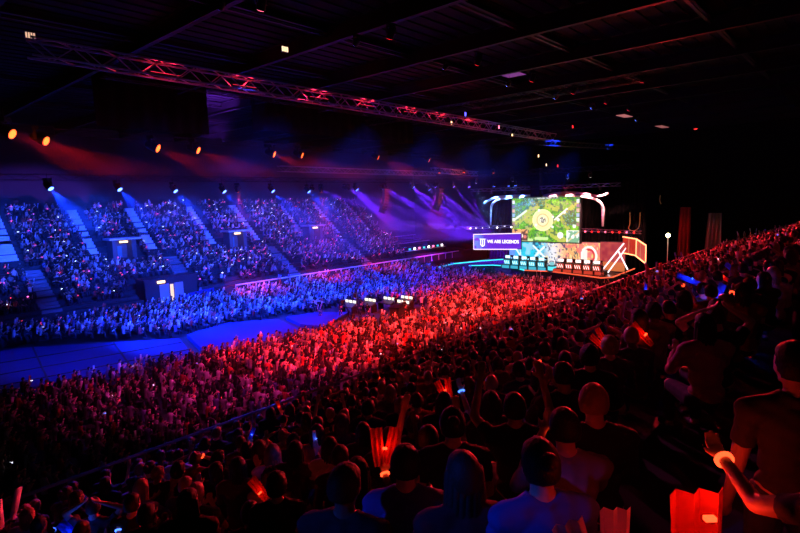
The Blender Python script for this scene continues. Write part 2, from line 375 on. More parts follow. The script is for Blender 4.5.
me_=bpy.data.meshes.new_from_object(fo.evaluated_get(bpy.context.evaluated_depsgraph_get())); bpy.data.objects.remove(fo); fo=bpy.data.objects.new('lettering',me_); link(fo,t)
fo.matrix_local=Matrix.Translation((-.1,(ya+yb)/2-1.15,5.18))@Matrix(((0,0,-1,0),(-1,0,0,0),(.04,1,0,0),(0,0,0,1)))
mb=MB()
for (a,b) in [((.0,.5),(.0,-.6)),((-.35,.45),(-.35,-.4)),((.35,.45),(.35,-.4)),((-.55,.5),(.55,.5)),((-.35,-.4),(0,-.7)),((.35,-.4),(0,-.7))]: mb.bar((-.1,ya-1.7+a[0],5.0+a[1]),(-.1,ya-1.7+b[0],5.0+b[1]),.09)
mb.build('crest',bpy.data.materials['letters_white'],t)
def rban(U,V):
    n=vnoise(U*4,V*3,2,14); c=np.stack([.7+.3*n,.02+.05*n,.02+0*n],1); c=mixc(c,np.abs(U-.45)<.04,(1,.4,.2),.6); return np.clip(c,0,1)
t=thing('right_banner_screen','red banner screen with bright orange trim, stage right','screen',(0,0,0))
pA=(72.8,25.2,6.25);pB=(72.0,23.2,6.05);pC=(68.4,20.9,5.6)
for a,b,h,hb in ((pA,pB,2.1,2.15),(pB,pC,2.15,2.2)):
    a=Vector(a);b=Vector(b)
    s_=grid_screen('display',t,a,b-a,(0,0,-h),24,20,rban,.62)
    mb=MB(); mb.add([a+Vector((.05,0,.05)),b+Vector((.05,0,.05)),b+Vector((.05,0,-h-.05)),a+Vector((.05,0,-h-.05)),a+Vector((.3,0,.05)),b+Vector((.3,0,.05)),b+Vector((.3,0,-h-.05)),a+Vector((.3,0,-h-.05))],[(0,1,2,3),(7,6,5,4),(0,4,5,1),(1,5,6,2),(2,6,7,3),(3,7,4,0)]); mb.build('casing',M_dark,t)
    MB().bar(a+Vector((-.06,0,.05)),b+Vector((-.06,0,.05)),.13).build('top_strip',E_orange,t); MB().bar(a+Vector((-.06,0,-h)),b+Vector((-.06,0,-h)),.12).build('bottom_strip',E_orange,t)
    MB().bar(b+Vector((-.06,0,0)),b+Vector((-.06,0,-h)),.1).build('side_strip',E_orange,t)
# arches: two-strand curved scenic frames
def spline(pts,n=10):
    P=[np.array(p,float) for p in pts]; P=[2*P[0]-P[1]]+P+[2*P[-1]-P[-2]]; out=[]
    for i in range(1,len(P)-2):
        for t_ in np.linspace(0,1,n,endpoint=False):
            out.append(.5*((2*P[i])+(-P[i-1]+P[i+1])*t_+(2*P[i-1]-5*P[i]+4*P[i+1]-P[i+2])*t_**2+(-P[i-1]+3*P[i]-3*P[i+1]+P[i+2])*t_**3))
    out.append(P[-2]); return out
M_arch=mat('arch_white',(.8,.8,.82),.35)
def ribbon(name,pts,w,par):
    pts=spline(pts); mb=MB()
    for i,(a,b) in enumerate(zip(pts[:-1],pts[1:])):
        f=i/len(pts); ww=w*(.55+.7*math.sin(PI*min(1,max(0,f)))); mb.bar(a,b,ww,.35,n=8)
    return mb.build(name,M_arch,par,True)
t=thing('scenic_arch','white curved scenic arch left of the screen, lit blue','stage arch',(0,0,0))
X=72.2
ribbon('outer_strand',[(X,sc(46.1,11.3,71.5,X)[0],11.2),(X,sc(44,12.2,71.5,X)[0],12.0),(X,sc(41,12.3,71.5,X)[0],12.15),(X,sc(37.5,12.3,71.5,X)[0],12.2)],.30,t)
ribbon('inner_strand',[(X,45.4,7.7),(X,45.3,9.6),(X,45.1,10.9),(X,44.0,11.65),(X,42.2,11.9),(X,39.6,12.0)],.30,t)
t=thing('scenic_arch','white curved scenic arch right of the screen, lit red','stage arch',(0,0,0))
ribbon('outer_strand',[(X,36.6,12.0),(X,34.5,12.3),(X,32.5,12.4),(X,30.3,12.15),(X,28.4,11.8),(X,27.0,12.15)],.32,t)
ribbon('inner_strand',[(X,36.0,11.95),(X,33.5,12.05),(X,30,11.7),(X,28.3,11.1),(X,27.75,10.2),(X,27.7,9.0),(X,27.7,7.7)],.40,t)
# hanging black speaker tower over the screen
t=thing('speaker_tower','tall black speaker column hung directly above the big screen','speaker',(71,36.9,12.0))
for k in range(7): MB().box(-.5,.5,-.72,.72,k*.55,k*.55+.52).build('cabinet',M_black,t,bevel=.02)
MB().box(-.5,.5,-.7,.7,3.85,3.95).build('frame',M_blackm,t)

# ------------------------------------------------------------------ trusses
def truss_mesh(L,w=.5,h=.5,step=.6,tube=.05):
    mb=MB()
    for a in (-w/2,w/2):
        for b in (-h/2,h/2): mb.bar((0,a,b),(L,a,b),tube)
    n=max(2,int(L/step)); 
    for i in range(n):
        x0=L*i/n;x1=L*(i+1)/n
        s=1 if i%2 else -1
        for a in (-w/2,w/2): mb.bar((x0,a,-h/2*s),(x1,a,h/2*s),tube*.6)
        for b in (-h/2,h/2): mb.bar((x0,-w/2*s,b),(x1,w/2*s,b),tube*.6)
    return mb
def truss(p,q,label,w=.55,step=.7,tube=.06,mt=None):
    p=Vector(p);q=Vector(q);d=q-p
    o=truss_mesh(d.length,w,w,step,tube).build('lighting_truss',mt or M_alu)
    o.location=p; o.rotation_mode='QUATERNION'; o.rotation_quaternion=Vector((1,0,0)).rotation_difference(d)
    tag(o,label,'truss'); return o
truss((8,30,19.6),(62,30,19.0),'long upper lighting truss crossing high over the red crowd',.8,1.0,.08)
truss((8,45,17.7),(60,45,17.7),'long truss carrying the row of red lamps',.4,1.2,.05,M_blackm)
truss((10,56,15.0),(72,56,15.0),'long truss over the front of the far stand with blue lamps',.5,1.0,.05,M_blackm)
truss((36,50,15.9),(64,50,15.8),'red lit lattice truss above the far stand, right part',.6,.9,.07)
truss((64.2,50.5,16.4),(76,50.5,16.0),'bright orange lit lattice truss end by the stage',.7,.6,.08)
truss((60,44.5,19.0),(60,24,19.2),'upper cross truss in front of the stage',.7,.9,.06,M_blackm)
truss((66,52,15.2),(66,22,15.2),'lower cross truss ahead of the big screen',.5,.9,.05,M_blackm)
truss((70.8,48,13.2),(70.8,25,13.2),'truss just above the scenic arches',.4,.8,.05)
truss((71,49,7.3),(71,39.8,7.7),'short truss with white lamps above the violet banner',.35,.6,.05)
truss((72.2,30.6,7.2),(71.5,22.5,7.0),'short truss with red lamps above the red banner',.35,.6,.05)
truss((14,38,20.8),(58,38,20.6),'high dark truss under the roof above the mixing area',.6,1.2,.06,M_blackm)
truss((50,26,17.4),(74,24,17.8),'long dark truss running to the right of the stage',.5,.9,.05,M_blackm)
truss((44,14,20.8),(44,44,20.8),'cross truss high in the roof left of the skylight panel',.6,1.0,.06,M_blackm)

# black drapes hung from the roof
def drape(x0,x1,Y,z0,z1,label,slope=0,m=None,name='stage_drape',amp=.12,grp='black roof drapes'):
    mb=MB(); n=int(abs(x1-x0)*4)+4; vs=[];
    for side in (0,.04):
        for i in range(n+1):
            f=i/n; x=x0+(x1-x0)*f; y=Y+amp*math.sin(f*n*1.1)+side
            vs+= [(x,y,z0+slope*f),(x,y,z1)]
    fs=[]; m2=2*(n+1)
    for i in range(n):
        a=2*i; fs+=[(a,a+2,a+3,a+1),(m2+a,m2+a+1,m2+a+3,m2+a+2),(a,m2+a,m2+a+2,a+2),(a+1,a+3,m2+a+3,m2+a+1)]
    fs+=[(0,1,m2+1,m2),(2*n,m2+2*n,m2+2*n+1,2*n+1)]
    mb.add(vs,fs); o=mb.build(name,m or M_black,smooth=True); return tag(o,label,'curtain',grp)
drape(15.5,24.6,44,18.2,22.2,'black drape hung under the roof, left of the purple roof bay')
drape(29,52,44,19.0,22.2,'long black drape hung under the roof, right of the purple roof bay')
M_curr=mat('red_curtain',(.35,.05,.06),.9); M_curw=mat('pale_curtain',(.5,.48,.47),.9)
def drapeY(x,y0,y1,z0,z1,label,m,grp=None,amp=.15):
    mb=MB(); n=int(abs(y1-y0)*6)+4; vs=[]
    for side in (0,.05):
        for i in range(n+1):
            f=i/n; vs+=[(x+amp*math.sin(i*1.6)+side,y0+(y1-y0)*f,z0),(x+amp*math.sin(i*1.6)+side,y0+(y1-y0)*(f*.8+.15),z1)]
    m2=2*(n+1); fs=[]
    for i in range(n):
        a=2*i; fs+=[(a,a+1,a+3,a+2),(m2+a,m2+a+2,m2+a+3,m2+a+1),(a,a+2,m2+a+2,m2+a),(a+1,m2+a+1,m2+a+3,a+3)]
    mb.add(vs,fs); o=mb.build('stage_curtain',m,smooth=True); return tag(o,label,'curtain',grp)
drapeY(78,19.9,18.3,3.5,10,'narrow red curtain hanging right of the lamp post',M_curr)
drapeY(78,16.6,14.7,4.5,9.2,'pale grey curtain hanging at the far right end of the hall',M_curw)
drapeY(79.5,50.5,39.5,0,14,'huge black curtain behind the left of the stage',M_black,'black curtains behind the stage')
drapeY(79.5,39.3,24,0,14,'huge black curtain behind the big screen',M_black,'black curtains behind the stage')

# ------------------------------------------------------------------ lamps
def make_head():
    t=bpy.data.objects.new('moving_head_lamp',None); link(t)
    b=MB(); b.box(-.2,.2,-.15,.15,-.16,0); b.box(-.02,.02,-.02,.02,0,.3); o=b.build('clamp_base',M_blackm,t,bevel=.02)
    b=MB(); b.box(-.26,-.22,-.06,.06,-.5,-.16); b.box(.22,.26,-.06,.06,-.5,-.16); b.box(-.26,.26,-.06,.06,-.2,-.16); b.build('yoke',M_blackm,t)
    h=MB().lathe([(.12,-.28),(.17,-.22),(.19,0),(.21,.22),(.2,.26)],18).build('head',M_blackm,t,True); h.location=(0,0,-.45)
    l=MB().lathe([(.165,0),(.165,.015)],18).build('lens',E_blue,h,False); l.location=(0,0,.265)
    return t
HEAD=make_head(); first=[True]
def lamp(p,aim,col,watt,emat,label,cone=30,blend=.5,group='hanging stage lamps',cat='stage lamp',size=1.0,name=None,rad=.12):
    if first[0]: t=HEAD; first[0]=False
    else: t=copy_tree(HEAD)
    t.location=p; t.scale=(size,)*3; tag(t,label,cat,group)
    d=(Vector(aim)-Vector(p)).normalized()
    t.rotation_euler=(0,0,math.atan2(d.y,d.x)-PI/2)
    h=[c for c in t.children if c.name.startswith('head')][0]
    dl=Matrix.Rotation(-t.rotation_euler.z,3,'Z')@d
    h.rotation_mode='QUATERNION'; h.rotation_quaternion=Vector((0,0,1)).rotation_difference(dl)
    l=h.children[0]; l.material_slots[0].link='OBJECT'; l.material_slots[0].material=emat
    if watt:
        L=bpy.data.lights.new('beam','SPOT'); L.energy=watt; L.color=col; L.spot_size=R(cone); L.spot_blend=blend; L.shadow_soft_size=rad
        lo=bpy.data.objects.new('beam',L); link(lo); lo.location=Vector(p)+Vector((0,0,-.45*size))+d*.32*size
        lo.rotation_mode='QUATERNION'; lo.rotation_quaternion=Vector((0,0,-1)).rotation_difference(d)
    return t
def spot(p,aim,col,watt,cone,blend=.6,rad=.3):  # bare spot with no fixture, unseen itself
    L=bpy.data.lights.new('unseen_spot','SPOT'); L.energy=watt; L.color=col; L.spot_size=R(cone); L.spot_blend=blend; L.shadow_soft_size=rad
    lo=bpy.data.objects.new('unseen_spot',L); link(lo); lo.location=p; d=(Vector(aim)-Vector(p)).normalized()
    lo.rotation_mode='QUATERNION'; lo.rotation_quaternion=Vector((0,0,-1)).rotation_difference(d); return lo
BLUE=(.004,.03,1); RED=(1,.02,.03); PUR=(.12,.012,1)
ordn=['first','second','third','fourth','fifth','sixth','seventh','eighth','ninth','tenth','eleventh','twelfth']
# blue lamps over far stand
for i,(x,z) in enumerate([(15.2,14.5),(21.1,14.4),(26.7,14.2),(32.4,14.1),(39.0,14.1),(44.6,14.0),(53.3,14.2),(65.8,14.5),(69.9,14.1)]):
    lamp((x,56,z+.45),(x+6,46.5,2) if x<60 else (x+8,48,2),BLUE if i<6 else PUR,[130000,110000,90000,50000,80000,60000,50000,70000,70000][i],E_blue,
         'blue hanging lamp over the far stand, %s from the left'%ordn[i],cone=40,blend=.8,group='blue lamps over the far stand',size=1.5)
# red lamps row
for i,(x,y,z,s) in enumerate([(11.99,45,17.33,1.9),(19.98,45,17.22,1.9),(23.53,45,17.17,1.8),(31.48,45,17.11,1.7),(34.91,45,17.16,1.7),(46.27,45,17.32,1.6),(56,45,17.3,1.5),(10.0,45,17.75,2.0)]):
    lamp((x,y,z+.7),(x+9,36,12),(1,.012,.02),15000,E_red,'orange glowing red lamp on the long dark truss, %s from the left'%(ordn[i+1] if i<7 else 'first'),cone=30,blend=.8,group='red lamps on the long truss',size=s)
# red lamps among blue
for i,(x,z) in enumerate([(31.9,13.9),(43.6,13.8),(54.9,14.1),(67.2,14.1)]):
    lamp((x,52,z+.5),(x+3.0,55,5),RED,16000,E_red,'red downlight hanging over the far stand front, %s from the left'%ordn[i],cone=38,group='red downlights over the far stand front',size=1.3)
# purple haze beams near stage
for i,(p,a,w,c) in enumerate([((56.3,53,14.6),(73,50,5),360000,11),((62.2,53,14.6),(74,48,6),360000,10),((66.5,52,14.6),(74,46,6),330000,9),((70.0,51,14.6),(74,44,5),270000,8),((73,50,14.6),(73,45,3),240000,7),((50.0,54,14.4),(70,56,4),270000,13),((44.6,55,14.4),(72,50.5,6),300000,8),((58.5,56,14.4),(74,47,4),270000,7),((48.0,52.5,14.4),(70,49,7),450000,6)]):
    lamp(p,a,PUR,w,E_purple,'violet beam lamp aimed at the stage left, %s from the left'%ordn[i],cone=c,blend=.4,group='violet beam lamps by the stage',size=1.1)
for i,(y,x,c,col) in enumerate([(44.6,72,9,BLUE),(42.4,72.6,11,BLUE),(41.2,72.6,9,PUR)]):
    lamp((x,y,14.4),(x,y-.3,3),col,50000,E_blue,'blue lamp shining straight down beside the arch, %s'%['outer','middle','inner'][i],cone=c,group='blue lamps beside the left arch',size=1.0)
# beams thrown out from the short truss
for i in range(7):
    y=48.4-i*1.25; has=i in (1,2,3,5)
    aim={1:(52,58,10.2),2:(50,60,9.0),3:(66,52,14),5:(69.5,42,13)}.get(i,(60,40,9))
    lamp((71,y,7.55+i*.05),aim,(.22,.05,1),400000 if has else 0,E_white,'small white lamp on the short truss over the violet banner, %s from the left'%ordn[i],cone=7,blend=.8,group='white lamps over the violet banner',size=.75)
for i in range(8):
    y=30.0-i*.95
    lamp((72.0-i*.07,y,7.25),(66,y-1,9.5),RED,900 if i%2 else 0,E_redl if i%3 else E_pink,'small red lamp on the short truss over the red banner, %s from the screen'%ordn[i],cone=40,group='red lamps over the red banner',size=.75)
# tiny lamps on the truss above arches
for i in range(9):
    y=46.8-i*2.4
    lamp((70.8,y,13.15),(72.2,y,11.6),(.1,.3,1) if i<4 else (1,.35,.35),3600,E_blue if i<4 else E_redl,'small lamp on the truss above the arches, %s from the left'%ordn[i],cone=70,group='lamps above the arches',size=.8)
# orange lamps on truss high right
for i,(x,y,z) in enumerate([(62,47.5,15.9),(65,45.3,15.9),(66,41,15.6)]):
    lamp((x,y,z+.5),(x-1,y-1,5),(1,.1,.03),700,E_red,'small orange lamp high over the stage approach, %s from the left'%ordn[i],cone=40,group='orange lamps over the stage approach',size=.9)
# colour washes on the crowds, far-stand spots added unseen, without fixtures
for i,x in enumerate([8,16,24,32,40,48,56]): spot((x,44.5,12.4),(x+3,67.5,8.0),(.012,.06,1) if i<5 else (.12,.04,.9),[44000,42000,40000,40000,36000,20000,10000][i],44,.9,.5)
lampi=0
for i,(x,w,col) in enumerate([(25,36000,RED),(33,38000,(1,.03,.03)),(40,38000,(1,.035,.03)),(47,40000,(1,.035,.03)),(54,36000,(1,.03,.04)),(60,26000,(1,.02,.06))]):
    lamp((x-4,19,20.9),(x+1,34-.15*i,0),col,w*2.3,E_redl,'red wash lamp under the roof above the rail, %s from the left'%ordn[i],cone=42,blend=.9,group='red wash lamps on the upper truss',size=1.0)
lamp((14,20,20.9),(18,34,0),(.7,.02,.25),17000,E_pink,'dim magenta wash lamp at the left end of the upper truss',cone=60,blend=1,group='red wash lamps on the upper truss')
for i,(x,w) in enumerate([(12,14000),(20,42000),(28,60000),(36,60000),(44,46000),(52,34000),(65,30000)]):
    lamp((x+1,21.5,20.9),(x+2,53 if i else 48,1),(.008,.045,1),w*4.5,E_blue,'blue wash lamp under the roof above the red crowd, %s from the left'%ordn[i],cone=28,blend=.9,group='blue wash lamps under the roof',size=.8)
# stage lights
for i,(y,col,w) in enumerate([(44,(.1,.5,1),9000),(38,(.15,.6,1),12000),(30,(1,.12,.06),9000),(27,(1,.1,.05),7000)]):
    lamp((66,y,14.8),(72,y,1.3),col,w,E_white,'stage front lamp on the lower cross truss, %s from the left'%ordn[i],cone=34,group='stage front lamps',size=.9)
# red side light raking the near stand from the stage end
spot((64,20,18.6),(34,7,8),(1,.02,.03),130000,50,.8,.6)
spot((40,30,19),(26,9,7),(1,.02,.02),9000,70,.9,.5)
spot((24,30,19),(9,4,9),(.9,.02,.10),5000,60,.9,.5)  # added magenta spot for rims on the near crowd
spot((12,22,15),(5.5,11.75,6.6),(.01,.05,1),9000,24,.8,.2)  # unseen blue spot added for the left part of the guard rail
spot((-8,6,16),(2.1,1.25,10.35),(.02,.08,1),1900,4.5,.8,.08); spot((-8,6,16),(2.15,2.0,9.9),(.02,.08,1),1900,3.5,.8,.08)  # narrow blue spots added to light just the two blue shirts
spot((16,18,17),(5.6,1.2,10.1),(.9,.08,.4),3800,8,.8,.2)  # magenta spot added to pick out the pink tee
spot((20,26,20.9),(15,46,0),(.008,.04,1),25000,34,.8,.5)  # extra blue spot added to brighten the covered platforms
# purple bay of the roof, coloured by an unseen uplight added below
spot((27,46,17.5),(27,49,22.3),(.25,.04,1),16000,80,.6)
spot((40,23,19.5),(39,22.6,22),(.5,.15,1),60,60,.6)
# red glow inside the long truss bays
for i,x in enumerate([14.4,19.4,25.4,30.3,35.3,39.5,44.5]):
    t=thing('truss_strip_lamp','small red strip lamp inside the long upper truss, %s from the left'%ordn[i],'lamp',(x,30,19.55),0,'red strip lamps in the upper truss')
    MB().box(-.9,.9,-.05,.05,-.28,-.2).build('housing',M_blackm,t); MB().box(-.8,.8,-.04,.04,-.2,-.17).build('diffuser',emit('strip_red',(1,.03,.08),1.1) if i==0 else bpy.data.materials['strip_red'],t)
    L=bpy.data.lights.new('strip_light','POINT'); L.energy=26; L.color=(1,.02,.05); L.shadow_soft_size=.1
    for dx in (-.5,.5): lo=bpy.data.objects.new('strip_light',L); link(lo,t); lo.location=(dx,0,.05)
# line arrays
def line_array(x,y,z,label,m):
    t=thing('line_array',label,'speaker',(x,y,z),R(-120),'hanging line array speakers')
    MB().box(-.6,.6,-.4,.4,0,.12).box(-.02,.02,-.02,.02,.12,1.6).build('frame',M_blackm,t)
    a=0; p=Vector((0,0,0))
    for k in range(9):
        mb=MB(); mb.add([(-.6,-.35,-.36),(.6,-.35,-.36),(.5,.35,-.30),(-.5,.35,-.30),(-.6,-.35,0),(.6,-.35,0),(.5,.35,-.06),(-.5,.35,-.06)],[(3,2,1,0),(4,5,6,7),(0,1,5,4),(1,2,6,5),(2,3,7,6),(3,0,4,7)])
        o=mb.build('cabinet',m,t,bevel=.02); o.location=p; o.rotation_euler=(-a,0,0)
        p=p+Vector((0,math.sin(-a)*-.37*-1,-.37*math.cos(a))); a+=R(3.2)
M_cab=mat('cabinet_grey',(.22,.2,.2),.5)
line_array(52.9,49.6,13.6,'curved hanging line of speaker cabinets, lit red, left of two',M_cab)
line_array(64.8,49.6,13.6,'curved hanging line of speaker cabinets, lit red, nearer the stage',M_cab)
spot((50.5,46,15.2),(53,49.8,12.2),RED,900,30); spot((62.5,46,15.2),(65,49.6,12.2),RED,900,30)
spot((66.0,46.5,18.6),(69,50,16.1),(1,.12,.04),1500,60); spot((46,45.5,17.4),(50,50,15.8),(1,.03,.05),900,80)
spot((58,46,17.4),(58,50,15.8),(1,.03,.05),900,80)
# lamp post
t=thing('lamp_post','slim pole with a small yellow-white lamp right of the stage','lamp',(66,17.8,2.9))
MB().bar((0,0,0),(0,0,4.0),.09,n=8).build('pole',M_stair,t); MB().lathe([(.03,0),(.2,.08),(.24,.22),(.15,.4),(.03,.44)],14).build('lamp_head',emit('post_lamp',(1,.85,.4),16),t,True).location=(0,0,4.0)
L=bpy.data.lights.new('post_light','POINT'); L.energy=160; L.color=(1,.8,.45); L.shadow_soft_size=.2; lo=bpy.data.objects.new('post_light',L); link(lo); lo.location=(65.7,17.8,7.2)
# ribs of curled cable
t=thing('hanging_cable','gold lit cables hanging in a loop beside the right arch','cable',(70,22.8,7.3))
mb=MB(); mb.path(spline([(0,.65,2.3),(0,.6,1.0),(0,.75,.3),(0,.3,0),(0,-.3,.2),(0,-.55,.8),(0,-.6,2.3)],6),.10); mb.build('loop',mat('gold_cable',(.7,.45,.2),.4),t)
o=MB().path(spline([(0,0,0),(0,.15,.5),(0,.1,1.1)],5),.1).build('hanging_cable',bpy.data.materials['gold_cable']); o.location=(70,19.8,10.6); tag(o,'short gold cable end hanging high right of the stage','cable')
spot((68.0,22.8,12.5),(70,22.8,8.5),(1,.55,.25),500,40)
# ceiling panels and little floodlights
def panel(x,y,z,lx,ly,col,st,label,tilt=0):
    t=thing('ceiling_panel_light',label,'ceiling light',(x,y,z),0,'panel lights under the roof')
    MB().box(-lx,lx,-ly,ly,0,.15).build('housing',M_blackm,t); MB().box(-lx*.95,lx*.95,-ly*.95,ly*.95,-.03,0).build('diffuser',emit('panel_glow',col,st),t)
panel(38.6,22.4,21.7,1.3,.8,(.20,.03,.24),.75,'purple glowing panel light under the roof')
panel(58,20.2,20.0,1.3,.45,(.8,.25,.25),.5,'dim pink panel light under the roof, nearer one')
panel(66,18.8,19.4,1.4,.4,(.8,.25,.25),.35,'dim pink panel light under the roof, farther one')
def flood(x,y,z,label,em=None,s=.28,cells=3):
    t=thing('flood_lamp',label,'lamp',(x,y,z),0,'small lamps under the roof')
    MB().box(-s,s,-.1,.1,-.1,.25).build('housing',M_blackm,t)
    for k in range(cells): MB().box(-s+.02+k*2*s/cells,-s+2*s/cells-.03+k*2*s/cells,-.14,-.1,-.08,.2).build('cell',em or E_warm,t)
flood(9.2,34.2,21.2,'small warm floodlight under the roof at the top left',emit('dim_warm',(1,.6,.4),.9),.24,4); flood(20.6,27.4,21.2,'small warm floodlight under the roof, right of the first',emit('dim_warm_b',(1,.7,.4),1.6),.24,3)
flood(60,20,18.0,'small red lamp under the roof right of the pink panels',E_redl,.25,1).location if False else None
t=thing('flood_lamp','small red lamp alone under the dark roof at right','lamp',(64,14.9,18.6),0,'small lamps under the roof'); MB().lathe([(.15,0),(.2,.1),(.16,.35)],12).build('housing',M_blackm,t); MB().lathe([(.14,-.1),(.2,-.05),(.15,0)],12).build('bulb',emit('bulb_red',(1,.03,.03),1.6),t)
for i,(x,y,z) in enumerate([(34,23.6,18.2),(41,30,18.9),(46,28,18.7),(52,30,18.6),(56,25,19.2),(58,30,16.6),(63,30,15.6),(66,33,16.0)]):
    flood(x,y,z,'tiny lamp among the dark trusses, %s from the left'%ordn[i],[E_blue,E_warm,E_pink,E_warm,E_redl,E_warm,E_redl,E_warm][i] if i else emit('tiny_blue',(.1,.1,1),3),.10,1)
spot((47.5,27,19.0),(47.5,33,21.8),(.1,.1,1),120,70); spot((60,33,17.6),(60,34,19.2),(1,.05,.1),300,110); spot((45,27,17.6),(45,30,19.2),(1,.05,.1),220,140); spot((68,32,13.6),(66,30,15.2),(1,.08,.15),120,120)
spot((56,27,17.2),(60,34,19.1),(1,.1,.15),250,100)

# ------------------------------------------------------------------ people
V3=Vector
def pose(kind,seated=True):
    s=lambda v:V3(v)
    if seated: pel=s((0,0,.50)); ch=s((0,.03,.87)); nk=s((0,.05,1.04)); hd=s((0,.08,1.185))
    else: pel=s((0,0,.93)); ch=s((0,.0,1.27)); nk=s((0,.0,1.45)); hd=s((0,.03,1.60))
    o=ch.z+.10
    sh=[s((-.19,.03,o)),s((.19,.03,o))]
    A={ # elbow, hand offsets relative to shoulder (right side), mirrored for left
     'clap':[((.07,.14,-.24),(-.13,.36,-.10)),((.07,.14,-.24),(-.13,.36,-.10))],
     'lap':[((.06,.05,-.28),(-.06,.26,-.38)),((.06,.05,-.28),(-.06,.26,-.38))],
     'up':[((.12,.12,.12),(.06,.22,.40)),((.12,.12,.12),(.06,.22,.40))],
     'oneup':[((.06,.05,-.28),(-.06,.26,-.38)),((.10,.22,.02),(.02,.38,.24))],
     'phone':[((.06,.18,-.20),(-.15,.38,.06)),((.06,.18,-.20),(-.15,.38,.06))],
     'lean':[((.06,.05,-.28),(-.06,.26,-.38)),((.02,.24,-.22),(-.13,.16,.04))],
     'fold':[((.08,.10,-.25),(-.22,.26,-.20)),((.08,.10,-.25),(-.22,.24,-.15))],
     'hold':[((.07,.14,-.24),(-.08,.38,-.12)),((.08,.18,-.20),(-.03,.42,.02))],
     'reach':[((.05,.27,-.12),(.0,.54,-.06)),((.03,.06,-.28),(-.02,.30,-.36))],
     'head':[((.16,.05,.16),(-.06,-.02,.30)),((.16,.05,.16),(-.06,-.02,.30))],
     'stand':[((.06,.0,-.30),(.04,.10,-.55)),((.06,.0,-.30),(.04,.10,-.55))]}[kind]
    el=[];ha=[]
    for i in (0,1):
        m=-1 if i==0 else 1; e,h=A[i]
        el.append(sh[i]+s((e[0]*m,e[1],e[2]))); ha.append(sh[i]+s((h[0]*m,h[1],h[2])))
    hip=[pel+s((-.10,.03,-.02)),pel+s((.10,.03,-.02))]
    if seated: kn=[s((-.13,.45,.49)),s((.14,.44,.49))]; an=[s((-.13,.42,.09)),s((.15,.46,.09))]
    else: kn=[s((-.11,.02,.50)),s((.12,.03,.50))]; an=[s((-.12,-.02,.09)),s((.13,-.01,.09))]
    toe=[a+s((0,.17,-.05)) for a in an]
    return dict(pel=pel,ch=ch,nk=nk,hd=hd,sh=sh,el=el,ha=ha,hip=hip,kn=kn,an=an,toe=toe,kind=kind)
def bm_caps(bm,a,b,ra,rb,n=10):
    """tapered limb with round ends"""
    a=V3(a);b=V3(b);d=b-a
    if d.length<1e-5: d=V3((0,0,1e-4))
    w=d.normalized(); up=V3((0,0,1)) if abs(w.z)<.9 else V3((1,0,0)); r=w.cross(up).normalized(); u=w.cross(r)
    prof=[(-ra*.95,ra*.3),(-ra*.6,ra*.8),(0,ra)]+[(d.length,rb),(d.length+rb*.6,rb*.8),(d.length+rb*.95,rb*.3)]
    rings=[[bm.verts.new(a+w*h+(r*math.cos(2*PI*i/n)+u*math.sin(2*PI*i/n))*q) for i in range(n)] for h,q in prof]
    for p,q in zip(rings[:-1],rings[1:]):
        for i in range(n): bm.faces.new((p[i],p[(i+1)%n],q[(i+1)%n],q[i]))
    bm.faces.new(rings[0][::-1]); bm.faces.new(rings[-1])
def bm_ell(bm,c,r,seg=16,rot=None,fn=None):
    c=V3(c); m=bmesh.ops.create_uvsphere(bm,u_segments=seg,v_segments=max(6,seg*2//3),radius=1)
    for v in m['verts']:
        p=v.co.copy()
        if fn: p=fn(p)
        p=V3((p.x*r[0],p.y*r[1],p.z*r[2])); v.co=(rot@p if rot else p)+c
def remesh(bm,vox,name,smooth=2):
    bmesh.ops.recalc_face_normals(bm,faces=bm.faces)
    me=bpy.data.meshes.new(name); bm.to_mesh(me); bm.free()
    o=bpy.data.objects.new(name,me); C.objects.link(o)
    m=o.modifiers.new('r','REMESH'); m.mode='VOXEL'; m.voxel_size=vox; m.use_smooth_shade=True
    if smooth: s=o.modifiers.new('s','SMOOTH'); s.factor=.5; s.iterations=smooth
    dg=bpy.context.evaluated_depsgraph_get(); e=o.evaluated_get(dg); out=bpy.data.meshes.new_from_object(e)
    bpy.data.objects.remove(o); bpy.data.meshes.remove(me); out.name=name
    out.polygons.foreach_set('use_smooth',[True]*len(out.polygons)); return out
